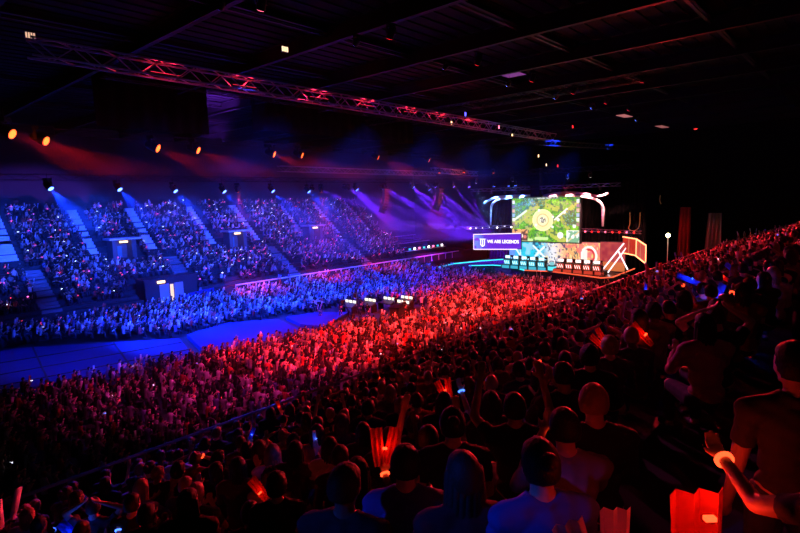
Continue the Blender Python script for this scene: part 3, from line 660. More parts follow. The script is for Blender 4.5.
def body_mesh(P,yaw=.0,tilt=.0):
    bm=bmesh.new(); S=[] # S: (a,b,region) skeleton for clothing regions
    def limb(a,b,ra,rb,reg): bm_caps(bm,a,b,ra,rb); S.append((V3(a),V3(b),reg,max(ra,rb)))
    pel,ch,nk,hd=P['pel'],P['ch'],P['nk'],P['hd']
    bm_ell(bm,pel+V3((0,-.01,.04)),(.165,.125,.13)); bm_ell(bm,(pel+ch)/2+V3((0,0,.03)),(.145,.105,.17)); bm_ell(bm,ch+V3((0,-.01,0)),(.175,.115,.16))
    S+= [(pel+V3((0,0,.1)),ch,'t',.15),(pel+V3((-.08,0,-.04)),pel+V3((.08,0,-.04)),'l',.12)]
    for i in (0,1):
        limb(ch+V3((0,0,.09)),P['sh'][i],.075,.068,'t'); limb(nk+V3((.02*(1 if i else -1),-.015,-.005)),P['sh'][i]+V3((0,-.005,.012)),.050,.050,'t')
        limb(P['sh'][i],P['el'][i],.056,.040,'u'); limb(P['el'][i],P['ha'][i],.040,.026,'f')
        limb(P['hip'][i],P['kn'][i],.088,.058,'l'); limb(P['kn'][i],P['an'][i],.056,.036,'l'); limb(P['an'][i]+V3((0,-.03,-.04)),P['toe'][i],.04,.034,'s')
        # hand: palm, four unequal bent fingers, thumb from the side of the palm
        h=P['ha'][i]; w=(h-P['el'][i]).normalized(); m=1 if i else -1
        side=w.cross(V3((0,0,1)) if abs(w.z)<.9 else V3((0,1,0))).normalized()*m; nrm=w.cross(side).normalized()*m
        up=V3((0,0,1)); 
        palm0=h+w*.02; palm1=h+w*.085
        for k in (-.026,-.009,.009,.026): limb(palm0+side*k*.6,palm1+side*k,.015,.012,'h')
        curl=.55 if P['kind'] in('hold','phone','fold','lean','reach') else .25
        bend=-nrm
        for k,L in zip((-.030,-.010,.010,.030),(.060,.075,.080,.068)):
            p=palm1+side*k; d=w
            for j,f in enumerate((.42,.33,.25)):
                d=(d+bend*curl).normalized(); q=p+d*L*f; limb(p,q,.0095-.001*j,.0088-.001*j,'h'); p=q
        p=palm0+side*.028; q=p+(side*.7+w*.6+bend*.2).normalized()*.035; limb(p,q,.013,.011,'h'); limb(q,q+(w+side*.2+bend*.4).normalized()*.03,.011,.009,'h')
    bm_caps(bm,nk+V3((0,-.015,-.03)),hd+V3((0,-.02,-.05)),.058,.055); S.append((nk+V3((0,-.01,.045)),hd+V3((0,-.02,-.05)),'n',.055))
    rot=Matrix.Rotation(yaw,3,'Z')@Matrix.Rotation(tilt,3,'X')
    def hf(p):
        if p.z<0: k=1+p.z*.28; return V3((p.x*k,p.y*(1+p.z*.12)+.08*-p.z*1.0,p.z))
        return p
    bm_ell(bm,hd,(.076,.098,.118),22,rot,hf)
    H=lambda x,y,z:hd+rot@V3((x,y,z))
    bm_caps(bm,H(0,.088,.018),H(0,.108,-.022),.009,.013,8)      # nose
    for x in (-1,1):
        bm_ell(bm,H(.079*x,-.004,-.005),(.011,.020,.032),8,rot)  # ear
        bm_caps(bm,H(.014*x,.088,.03),H(.045*x,.078,.033),.008,.007,6) # brow
        bm_ell(bm,H(.031*x,.080,.008),(.0145,.0125,.010),8,rot)  # eyeball under lid
        bm_ell(bm,H(.038*x,.062,-.028),(.022,.020,.018),8,rot)
    bm_caps(bm,H(-.021,.088,-.054),H(.021,.088,-.054),.0075,.0075,6); bm_ell(bm,H(0,.082,-.092),(.024,.02,.018),8,rot)
    S.append((hd,hd+V3((0,0,.03)),'n',.1))
    return remesh(bm,.0115,'body',2),S,rot
def regions(me,S):
    n=len(me.vertices); co=np.empty(n*3); me.vertices.foreach_get('co',co); co=co.reshape(-1,3)
    best=np.full(n,1e9); reg=np.zeros(n,int); par=np.zeros(n)
    R_='tulfshn'
    for a,b,r,rad in S:
        a=np.array(a);b=np.array(b);d=b-a;L=max(d@d,1e-8); t=np.clip((co-a)@d/L,0,1); q=np.linalg.norm(co-a-t[:,None]*d,axis=1)-rad
        m=q<best; best[m]=q[m]; reg[m]=R_.index(r); par[m]=t[m]
    return co,reg,par
def shell(me,keep,off,name,wr=0):
    n=len(me.vertices); co=np.empty(n*3); me.vertices.foreach_get('co',co); co=co.reshape(-1,3)
    no=np.empty(n*3); me.vertices.foreach_get('normal',no); no=no.reshape(-1,3)
    fs=[tuple(p.vertices) for p in me.polygons]; fk=[f for f in fs if all(keep[i] for i in f)]
    if not fk: return None
    used=np.zeros(n,bool); used[np.array([i for f in fk for i in f])]=True
    w=wr*(np.sin(co[:,2]*75+co[:,0]*38)+np.sin(co[:,0]*60-co[:,2]*40+co[:,1]*55))
    c2=co+no*(off+w)[:,None]
    # tuck the hem in so the cloth edge meets the body
    cnt=np.zeros(n,int); cntk=np.zeros(n,int)
    for f in fs:
        for i in f: cnt[i]+=1
    for f in fk:
        for i in f: cntk[i]+=1
    edge=used&(cntk<cnt); c2[edge]=co[edge]+no[edge]*.001
    ed=np.array([tuple(e.vertices) for e in me.edges]); ed=ed[edge[ed[:,0]]&edge[ed[:,1]]]
    for _ in range(5):
        s_=np.zeros((n,3)); q_=np.zeros(n)
        for a_,b_ in ((0,1),(1,0)): np.add.at(s_,ed[:,a_],c2[ed[:,b_]]); np.add.at(q_,ed[:,a_],1)
        ok_=q_>0; c2[ok_]=.4*c2[ok_]+.6*s_[ok_]/q_[ok_][:,None]
    idx=-np.ones(n,int); idx[used]=np.arange(used.sum())
    m=bpy.data.meshes.new(name); m.from_pydata(c2[used].tolist(),[],[tuple(int(idx[i]) for i in f) for f in fk])
    m.polygons.foreach_set('use_smooth',[True]*len(m.polygons)); return m
def hair_mesh(hd,rot,style):
    bm=bmesh.new(); hd=V3(hd)
    m=bmesh.ops.create_uvsphere(bm,u_segments=36,v_segments=24,radius=1)
    kill=[]
    rr=random.Random(hash(style)%1000 if False else {'short':3,'long':4,'bun':5,'curly':6,'cap':7}[style])
    for v in m['verts']:
        p=v.co.copy(); x,y,z=p
        # hairline: front drops to brow, sides in front of ears, back to the nape
        low={'short':-.55,'curly':-.6,'long':-1,'bun':-.6,'cap':-.3}[style]
        t=(-y+.25)/.6; t=min(1,max(0,t)); line=.42*(1-t)+low*t
        d=z-line
        nz_=math.sin(x*17+z*11)*math.sin(y*15-z*13)*.02+math.sin(x*41+y*37)*.008
        k=1.13+nz_+(.10+.05*math.sin(x*31)*math.sin(z*29+y*23) if style=='curly' else 0)
        if style=='cap': k=1.12
        if d<.12: k=.90+(k-.90)*max(0,d)/.12
        if d<0: k=.8
        q=V3((x*.083*k,y*.101*k,z*.118*(k-.045))); v.co=hd+rot@(q+V3((0,-.004,.004)))
        if d<-.02: kill.append(v)
    bmesh.ops.delete(bm,geom=kill,context='VERTS')
    if style=='long':
        g=bmesh.new()
        for i in range(9):
            a=(i-4)/4*1.25; bx=math.sin(a)*.083; by=-math.cos(a)*.085+.01
            bm_caps(bm,hd+rot@V3((bx*.95,by,.03)),hd+V3((bx*1.25,by*.9-.035,-.24-.03*math.cos(i*2.1))),.030,.020,8)
        g.free()
    if style=='bun': bm_ell(bm,hd+rot@V3((0,-.115,.06)),(.045,.042,.042),12)
    if style=='cap':
        a=hd+rot@V3((0,.07,.045)); bmv=[]
        for z_ in (0,.006):
            for i in range(9):
                t=PI*i/8; bmv.append(bm.verts.new(hd+rot@V3((math.cos(t)*.07,.075+math.sin(t)*.085,.055+z_-.02*math.sin(t)))))
        bm.faces.new(bmv[:9][::-1]); bm.faces.new(bmv[9:])
        for i in range(9): bm.faces.new((bmv[i],bmv[(i+1)%9],bmv[9+(i+1)%9],bmv[9+i]))
    me=bpy.data.meshes.new('hair'); bm.to_mesh(me); bm.free(); me.polygons.foreach_set('use_smooth',[True]*len(me.polygons)); return me

SKIN=[mat('skin_light',(.62,.40,.31),.55),mat('skin_tan',(.42,.26,.18),.55),mat('skin_dark',(.16,.09,.06),.55)]
HAIR={'black':mat('hair_black',(.014,.012,.012),.62,bump=.5,nscale=60),'dark brown':mat('hair_brown',(.045,.028,.018),.62,bump=.5,nscale=60),'blond':mat('hair_blond',(.35,.22,.12),.45,bump=.5,nscale=60),'grey':mat('hair_grey',(.30,.28,.27),.5,bump=.5,nscale=60)}
CLO={'black':mat('cloth_black',(.014,.014,.016),.85),'charcoal':mat('cloth_charcoal',(.04,.04,.045),.85),'navy':mat('cloth_navy',(.02,.03,.09),.85),'blue':mat('cloth_blue',(.05,.10,.42),.8),
 'red':mat('cloth_red',(.30,.03,.03),.85),'grey':mat('cloth_grey',(.20,.20,.21),.85),'white':mat('cloth_white',(.62,.62,.64),.85),'green':mat('cloth_green',(.04,.09,.05),.85),'maroon':mat('cloth_maroon',(.11,.02,.03),.85),'pink':mat('cloth_pink',(.45,.16,.26),.85)}
M_jean=mat('jeans',(.04,.06,.12),.85); M_shoe=mat('shoe_dark',(.03,.03,.03),.6)
VAR=[]
specs=[('clap','short',.0,0,0),('lap','short',-.25,.1,1),('up','short',.1,-.1,0),('oneup','long',0,0,0),('phone','short',0,.12,1),('lean','long',.15,0,0),('fold','curly',-.15,0,1),('hold','short',-.1,0,0),('hold','long',.1,0,1),('reach','short',0,0,0),('lap','bun',0,.1,0),('clap','cap',-.1,0,0),('head','short',0,0,0),('oneup','short',-.3,0,0),('stand','short',0,0,0),('lap','long',-.3,0,1)]
for pk,hs,yaw,tilt,longsl in specs:
    P=pose(pk,pk not in('stand','reach')); me,S,rot=body_mesh(P,yaw,-tilt)
    co_,reg,par=regions(me,S)
    shirt=(reg==0)|((reg==1)&((par<.62)|bool(longsl)))|((reg==3)&bool(longsl)&(par<.88))
    VAR.append(dict(pose=pk,hair_style=hs,P=P,long=longsl,body=me,hair=hair_mesh(P['hd'],rot,hs),
        shirt=shell(me,shirt,.011,'shirt',.0022),trousers=shell(me,(reg==2)&~((par>.97)),.010,'trousers',.0015),shoes=shell(me,reg==4,.008,'shoes')))
# lit wristband, shared
def band(r=.034):
    mb=MB(); n=16
    for i in range(n):
        a=2*PI*i/n;b=2*PI*(i+1)/n; mb.bar((r*math.cos(a),r*math.sin(a),0),(r*math.cos(b),r*math.sin(b),0),.016)
    return mb
BAND=None
def person(vi,loc,rz,skin,hair,cloth,label,group='spectators on the near stand',wrist=None,side=1,sc_=1.0,cat='person'):
    global BAND
    v=VAR[vi]; t=thing('person',label,cat,loc,rz,group); t.scale=(sc_,)*3
    def ch(nm,me,m):
        if me is None: return
        if not me.materials: me.materials.append(m)
        o=bpy.data.objects.new(nm,me); link(o,t); o.material_slots[0].link='OBJECT'; o.material_slots[0].material=m; return o
    ch('body',v['body'],SKIN[skin]); ch('cap' if v['hair_style']=='cap' else 'hair',v['hair'],HAIR[hair] if v['hair_style']!='cap' else CLO['charcoal']); ch('shirt',v['shirt'],CLO[cloth]); ch('trousers',v['trousers'],M_jean if hair!='grey' else CLO['charcoal']); ch('shoes',v['shoes'],M_shoe)
    if wrist:
        if BAND is None:
            o=band().build('wristband',E_led_r,t); BAND=o.data
        else:
            o=bpy.data.objects.new('wristband',BAND); link(o,t)
        o.material_slots[0].link='OBJECT'; o.material_slots[0].material=E_led_r if wrist=='r' else E_led_b
        P=v['P']; h=P['ha'][side]; w=(h-P['el'][side]).normalized(); o.location=h-w*.01; o.rotation_mode='QUATERNION'; o.rotation_quaternion=V3((0,0,1)).rotation_difference(w)
    return t
def hand_world(t,vi,side):
    P=VAR[vi]['P']; h=P['ha'][side]; w=(h-P['el'][side]).normalized(); M_=Matrix.LocRotScale(t.location,t.rotation_euler,t.scale); return M_@(h+w*.07)
# folded paper clapper
def clapper_mb(L=.34,w0=.080,w1=.115,folds=5):
    mb=MB(); vs=[]; n=folds
    for side in (0,1):
        for r,(z,w) in enumerate(((0,w0),(L*.25,w0*1.25),(L,w1))):
            for i in range(n+1):
                x=(i/n-.5)*w; y=(.012 if i%2 else -.012)*(w/w1)+side*.0025; vs.append((x,y,z))
    k=n+1; m=3*k; fs=[]
    for r in range(2):
        for i in range(n):
            a=r*k+i; fs+=[(a,a+1,a+k+1,a+k),(m+a,m+a+k,m+a+k+1,m+a+1)]
    for i in range(n): fs+=[(i,m+i,m+i+1,i+1),(2*k+i,2*k+i+1,m+2*k+i+1,m+2*k+i)]
    for r in range(2): fs+=[(r*k,(r+1)*k,m+(r+1)*k,m+r*k),(r*k+n,m+r*k+n,m+(r+1)*k+n,(r+1)*k+n)]
    mb.add(vs,fs); return mb
def paper(name,col):
    m,nt,b=new_mat(name); b.inputs['Base Color'].default_value=(*col,1); b.inputs['Roughness'].default_value=.7
    tr=nt.nodes.new('ShaderNodeBsdfTranslucent'); tr.inputs[0].default_value=(*col,1); mx=nt.nodes.new('ShaderNodeMixShader'); mx.inputs[0].default_value=.5
    nt.links.new(b.outputs[0],mx.inputs[1]); nt.links.new(tr.outputs[0],mx.inputs[2]); nt.links.new(mx.outputs[0],nt.nodes['Material Output'].inputs[0]); return m
M_pw=paper('paper_white',(.8,.78,.78)); M_pr=paper('paper_red',(.75,.10,.06)); M_pb=paper('paper_blue',(.08,.18,.75))
CLP=None
def clapper(p,ang,lean,yaw,pm,led,label,watt=.5,size=1.0,double=False,group='paper clappers held up in the crowd',ledh=.35):
    """p base point; ang roll seen from the camera (deg, + leans right); lean away from camera (deg)"""
    global CLP
    t=thing('paper_clapper',label,'clapper',p,0,group)
    base=Matrix((RT,-FW,UP)).transposed()  # columns: right, toward camera, up
    base=Matrix(((RT.x,-FW.x,UP.x),(RT.y,-FW.y,UP.y),(RT.z,-FW.z,UP.z)))
    rm=base@Matrix.Rotation(R(ang),3,'Y')@Matrix.Rotation(R(lean),3,'X')@Matrix.Rotation(R(yaw),3,'Z')
    if rm.determinant()<0: rm=Matrix(((-RT.x,-FW.x,UP.x),(-RT.y,-FW.y,UP.y),(-RT.z,-FW.z,UP.z)))@Matrix.Rotation(R(-ang),3,'Y')@Matrix.Rotation(R(lean),3,'X')@Matrix.Rotation(R(yaw),3,'Z')
    t.rotation_mode='QUATERNION'; t.rotation_quaternion=rm.to_quaternion(); t.scale=(size,)*3
    for k in range(2 if double else 1):
        if CLP is None: o=clapper_mb().build('fan_panel',M_pw,t); CLP=o.data
        else: o=bpy.data.objects.new('fan_panel',CLP); link(o,t)
        o.material_slots[0].link='OBJECT'; o.material_slots[0].material=pm
        if double: o.rotation_euler=(0,R(-9+18*k),0); o.location=(-.035+.07*k,.03*k,0)
    if led:
        o=MB().box(-.02,.02,-.012,.012,-.008,.008).build('led',E_led_r if led=='r' else E_led_b,t); o.location=(0,.045,ledh*.36); o.scale=(1/max(1,size),)*3
        L=bpy.data.lights.new('clapper_led','POINT'); L.energy=watt*size*size*.6; L.color=(1,.025,.01) if led=='r' else (.01,.07,1); L.shadow_soft_size=.03
        for yy in (.065,-.07):
            lo=bpy.data.objects.new('clapper_led',L); link(lo,t); lo.location=(0,yy,ledh*.36+.01)
    return t

# ---- hand placed spectators of the foreground: (x, y, row floor z, variant, heading deg, skin, hair, cloth, wrist, label)
def flo(y): return 9.65-.365*y+(.3 if y<2.45 else 0)
heroes=[
 (5.55,1.12,8,40,1,'black','pink','r','dark-haired person in a pale pink tee, glowing orange wristband on the raised left hand'),
 (3.15,1.22,1,40,0,'blond','black',None,'short blond-haired person in black, seen from behind, head rim lit pink'),
 (2.12,1.05,10,50,0,'black','blue',None,'large dark head with a bun in front, dark blue shirt, bottom centre'),
 (2.22,2.00,0,40,0,'black','blue',None,'black-haired person in a bright blue tee at the bottom centre'),
 (2.02,1.42,5,48,0,'dark brown','maroon',None,'long-haired person in a maroon hooded top in front of the blue tee'),
 (4.20,1.90,4,45,1,'black','charcoal',None,'person in charcoal looking down at hands, behind the blond head'),
 (6.95,3.15,0,35,0,'black','black',None,'black-haired person clapping in black, mid stand'),
 (9.5,3.62,12,35,0,'black','black',None,'person with both hands on the head, mid stand'),
 (2.65,4.00,6,50,1,'black','black',None,'curly-haired person with folded arms at bottom left centre'),
 (3.34,3.88,1,50,0,'black','charcoal',None,'short dark-haired person between the two red clappers'),
 (6.04,1.13,12,35,0,'black','black',None,'dark head with elbows spread, in front of the blue clappers'),
 (11.0,3.45,2,30,0,'black','red',None,'person in red with both arms raised near the middle of the stand'),
]
HP=[]
for (x,y,vi,hd_,sk,hr,cl,wr,lb) in heroes:
    t=person(vi,(x,y,flo(y)),R(hd_-90),sk,hr,cl,lb,None,wr,0 if vi==7 else 1); HP.append((x,y)); 
# blue tee of the one at bottom centre lit by an added narrow blue spot; the person leaning in from the right edge
HP.append((2.78,.28))
t=person(14,(2.80,.22,9.82),R(-52),0,'black','charcoal','tall standing person in shadow at the right edge of the photo',sc_=.88); 
t=person(9,(2.115,-.07,9.82),R(-43),1,'black','black','person in black reaching a hand with a lit wristband in from the lower right',None,'r',0,.86); HP.append((2.1,-.07))

# ---- clappers placed in hands of people standing under them
CL=[ # px point in the world, ang, lean, yaw, paper, led, watt, size, double, label
 ((3.16,3.11,9.70),4,0,10,'r','r',1.2,1.0,True,'pair of red lit paper clappers held upright left of the blue tee'),
 ((5.94,4.47,9.12),-18,10,0,'r','r',.9,.9,True,'red lit paper clapper pair held up above the dark heads, upper middle'),
 ((3.60,5.03,8.82),3,0,30,'b','b',.55,1.0,False,'deep blue paper clapper held upright at lower left centre'),
 ((2.98,4.62,8.86),-42,5,0,'r','r',.6,.95,False,'slanted red paper clapper at the lower left'),
 ((4.04,5.16,8.92),-12,20,50,'w','b',.5,.6,False,'white paper clapper with a bright blue light'),
 ((2.17,5.97,8.35),8,0,40,'r','r',.5,1.0,False,'narrow red paper clapper standing at the bottom left'),
 ((1.86,7.0,7.95),-48,0,0,'b','b',1.3,1.15,False,'blue paper clapper tilted at the bottom left corner'),
 ((6.72,1.95,10.16),-42,0,20,'r','r',1.0,1.05,False,'bright orange-red clapper beside the pink tee person'),
 ((12.6,2.7,10.02),-68,0,30,'b','b',3.0,1.7,False,'flat blue lit clapper lying on a hand, upper right stand'),
 ((9.2,1.86,10.12),26,0,10,'b','b',4.0,1.5,False,'tall blue lit clapper leaning right, upper right stand'),
 ((9.6,2.15,10.22),50,0,0,'b','b',1.8,.9,False,'short blue lit clapper left of the tall one'),
 ((8.95,2.12,10.12),0,0,20,'r','r',1.4,.8,False,'small glowing orange clapper below the blue ones'),
 ((12.6,2.05,10.3),-50,0,0,'b','b',1.6,1.0,False,'small blue lit clapper high in the right stand'),
 ((12.2,2.15,10.22),-60,0,0,'r','r',1.6,.9,False,'small orange lit clapper next to the high blue one'),
 ((2.15,.43,10.18),-2,-4,0,'r','r',.8,2.0,False,'large glowing red clapper in the bottom right foreground'),
 ((2.12,.78,10.24),-10,-4,0,'w',None,0,1.25,True,'dull pink unlit clapper in the bottom foreground'),
 ((8.28,3.06,9.55),-40,0,20,'r','r',.7,1.1,True,'red clapper pair lying across at mid stand'),
 ((2.42,8.38,7.5),10,0,30,'r','r',.4,.5,False,'tiny red lit clapper near the left bottom'),
 ((5.2,2.6,9.72),-40,0,70,'w',None,0,.8,False,'thin pale clapper stick by the blond head'),
 ((5.0,8.3,7.75),20,0,20,'b','b',.6,.7,False,'blue clapper held up near the rail, lower left'),
 ((6.6,9.6,7.45),-20,0,10,'r','r',.5,.7,False,'red clapper held up near the rail, left of the middle'),
 ((17,5.2,8.9),10,0,0,'b','b',2.5,1.0,False,'blue clapper high in the crowd toward the stage'),
]
PM={'r':M_pr,'b':M_pb,'w':M_pw}
for i,(p,ang,lean,yaw,pm,led,w,sz,db,lb) in enumerate(CL):
    clapper(p,ang,lean,yaw,PM[pm],led,lb,w,sz,db,'paper clappers held up in the crowd',0.86 if i==14 else .45)
    # a person below holds it: variant 8/7 'hold' right hand
    if i in (8,9,11,12,14,15,7): 
        if i==14: HP.append((2.28,.62))
        continue
    if i in (10,13,5,18): continue
    vi=7 if i%2 else 8; P=VAR[vi]['P']; side=1; h=P['ha'][side]; w_=(h-P['el'][side]).normalized(); hl=h+w_*.07
    hdg=R(35-90+ (i*13)%25); hw=Matrix.Rotation(hdg,3,'Z')@hl
    x=p[0]-hw.x; y=p[1]-hw.y; z=p[2]-hw.z; fy=flo(y)
    person(vi,(x,y,z),hdg,i%2,['black','dark brown'][i%2],['black','charcoal','grey','navy','maroon'][i%5],
       'person holding the '+' '.join(lb.replace(' paper','').replace(' held upright','').replace(' held up','').split()[:12]),None,led if i%3==0 else None,1); HP.append((x,y))
# clapper holders further right
for i,(x,y,hd_) in enumerate([(12.3,2.45,30),(8.85,1.75,30),(12.0,1.85,30),(6.42,1.95,32)]):
    if i==3: continue
    person(7,(x,y,flo(y)),R(hd_-90),i%2,'black',['black','red','charcoal'][i],['person in black holding the flat blue clapper','person in red holding the tall blue clapper','person in charcoal holding the high small clappers'][i],None,'r' if i==1 else None,1); HP.append((x,y))

# ---- the remaining spectators that show largest, seat by seat
HP=np.array(HP)
cand=[]; far=[]
for k in range(-1,NK):
    y0=yk(k); row_off=random.random()*.5
    for j in range(int(74/.56)):
        x=-11.5+row_off+j*.56+random.uniform(-.06,.06); y=y0+random.uniform(-.08,.08)
        if x>62.3: continue
        if random.random()<.07: continue
        z=nz(k)
        dist=math.hypot(x,y); 
        if dist<1.9 or (k<=0 and dist<4.2): continue
        if np.min(np.hypot(HP[:,0]-x,HP[:,1]-y))<.42: continue
        if 1.4<x<2.7 and 0<y<1.2: continue
        if 0<y<.8 and x<6.5: continue
        if .8<y<1.6 and 3.5<x<5.2: continue
        v=infr(x,y,z+1.15,4)
        q=proj(x,y,z+1.2)
        if v and k>=0: cand.append((q[2],x,y,z,k,j))
        elif dist>9 : far.append((x,y,z,k))
cand.sort(); near=cand[:262]; far+= [(x,y,z,k) for (_,x,y,z,k,j) in cand[262:]]
DH=near[-1][0]
used_lab=set(); rowcount={}
ordl=lambda n:(['first','second','third','fourth','fifth','sixth','seventh','eighth','ninth','tenth','eleventh','twelfth','thirteenth','fourteenth','fifteenth','sixteenth','seventeenth','eighteenth','nineteenth','twentieth'][n] if n<20 else '%dth'%(n+1) if (n+1)%10 not in (1,2,3) or n in(110,111,112) else '%d%s'%(n+1,{1:'st',2:'nd',3:'rd'}[(n+1)%10]))
near.sort(key=lambda c:(c[4],c[1]))
posew={'clap':'clapping','lap':'hands in lap','up':'both arms raised','oneup':'one arm raised','phone':'looking at a phone','lean':'chin on hand','fold':'arms folded','hold':'hands held up','reach':'arm stretched forward','head':'hands on head'}
hairw={'short':'short hair','long':'long hair','bun':'hair bun','curly':'curly hair','cap':'cap'}
VP_=[0,1,4,5,6,7,8,10,11,15,1,1,6,0,5,10,15,6,4,3,13,2,12]
for (_,x,y,z,k,j) in near:
    vi=random.choice(VP_); v=VAR[vi]
    hr=random.choice(['black','black','black','dark brown','dark brown','blond']); cl=random.choice(['black','black','charcoal','charcoal','navy','grey','red','maroon','green','white','black'])
    n=rowcount.get(k,0); rowcount[k]=n+1
    tgt=math.degrees(math.atan2(36-y,72-x)); hd_=tgt*.75+90*.25+random.uniform(-14,14)
    lb='person in %s, %s, %s, %s row above rail, %s from left'%(cl,hairw[v['hair_style']],posew[v['pose']],ordl(NK-1-k),ordl(n))
    person(vi,(x,y,z),R(hd_-90),random.choice([0,0,1,2]),hr,cl,lb,wrist=random.choice([None]*12+['r','r','b']),side=random.choice([0,1]),sc_=random.uniform(.95,1.05))

# ------------------------------------------------------------------ low detail crowd, built as one mass per place
def lowp(P,stick=0):
    """returns verts, faces, region id per vertex: 0 skin 1 hair 2 top 3 legs 4 clapper 5 led"""
    mb=MB(); reg=[]
    def addp(n0,r): reg.extend([r]*(len(mb.v)-n0))
    def ring(c,rx,ry,n=7): return [(c[0]+rx*math.cos(2*PI*i/n),c[1]+ry*math.sin(2*PI*i/n),c[2]) for i in range(n)]
    pel,ch,nk,hd=P['pel'],P['ch'],P['nk'],P['hd']; n=7
    rs=[(pel+V3((0,0,-.08)),.17,.13),(pel+V3((0,0,.1)),.15,.115),(ch,.185,.125),(ch+V3((0,0,.12)),.20,.105),(nk+V3((0,0,.02)),.075,.07)]
    vs=[];[vs.extend(ring(c,a,b)) for c,a,b in rs]
    fs=[(k*n+i,k*n+(i+1)%n,(k+1)*n+(i+1)%n,(k+1)*n+i) for k in range(len(rs)-1) for i in range(n)]
    n0=len(mb.v); mb.add(vs,fs); addp(n0,2)
    # head
    n=8; prof=[(-.115,.03),(-.06,.066),(.0,.086),(.06,.084),(.11,.055),(.135,.0)]
    vs=[]; rg=[]
    for z,r in prof:
        for i in range(n):
            a=2*PI*i/n; yy=math.sin(a); vs.append((hd.x+r*.92*math.cos(a),hd.y+r*1.15*yy,hd.z+z)); rg.append(0 if (yy>-.1 and z<.05) or z<-.1 else 1)
    fs=[(k*n+i,k*n+(i+1)%n,(k+1)*n+(i+1)%n,(k+1)*n+i) for k in range(len(prof)-1) for i in range(n)]
    mb.add(vs,fs); reg.extend(rg)
    for i in (0,1):
        n0=len(mb.v); mb.bar(P['sh'][i],P['el'][i],.10,n=5,w2=.75); addp(n0,2)
        n0=len(mb.v); e=P['ha'][i]+(P['ha'][i]-P['el'][i]).normalized()*.1; mb.bar(P['el'][i],e,.075,n=4,w2=.8); addp(n0,0)
        n0=len(mb.v); mb.bar(P['hip'][i],P['kn'][i],.16,n=4,w2=.75); mb.bar(P['kn'][i],P['an'][i]+V3((0,0,-.08)),.11,n=4); addp(n0,3)
        if stick>i:
            h=e; d=V3((.15*(1 if i else -1),.25,1)).normalized(); n0=len(mb.v); mb.bar(h-d*.03,h+d*.38,.13,.03,n=4); addp(n0,4)
    n0=len(mb.v); h=P['ha'][1]; mb.box(h.x-.045,h.x+.045,h.y-.045,h.y+.045,h.z-.02,h.z+.025); addp(n0,5)
    F=[]
    for f in mb.f:
        if len(f)==4: F.append(f)
        elif len(f)==3: F.append((f[0],f[1],f[2],f[2]))
        else:
            for i in range(1,len(f)-1): F.append((f[0],f[i],f[i+1],f[i+1]))
    tri=[]; 
    for f in F:
        if f[2]==f[3]: tri.append(f[:3])
        else: tri+= [(f[0],f[1],f[2]),(f[0],f[2],f[3])]
    return np.array(mb.v,float),np.array(tri,int),np.array(reg,int)
LV=[lowp(pose(pk,seated),st_) for pk,seated,st_ in [('clap',1,0),('lap',1,0),('up',1,0),('oneup',1,0),('hold',1,1),('phone',1,0),('fold',1,0),('up',1,2),('hold',1,2),('oneup',1,1)]]
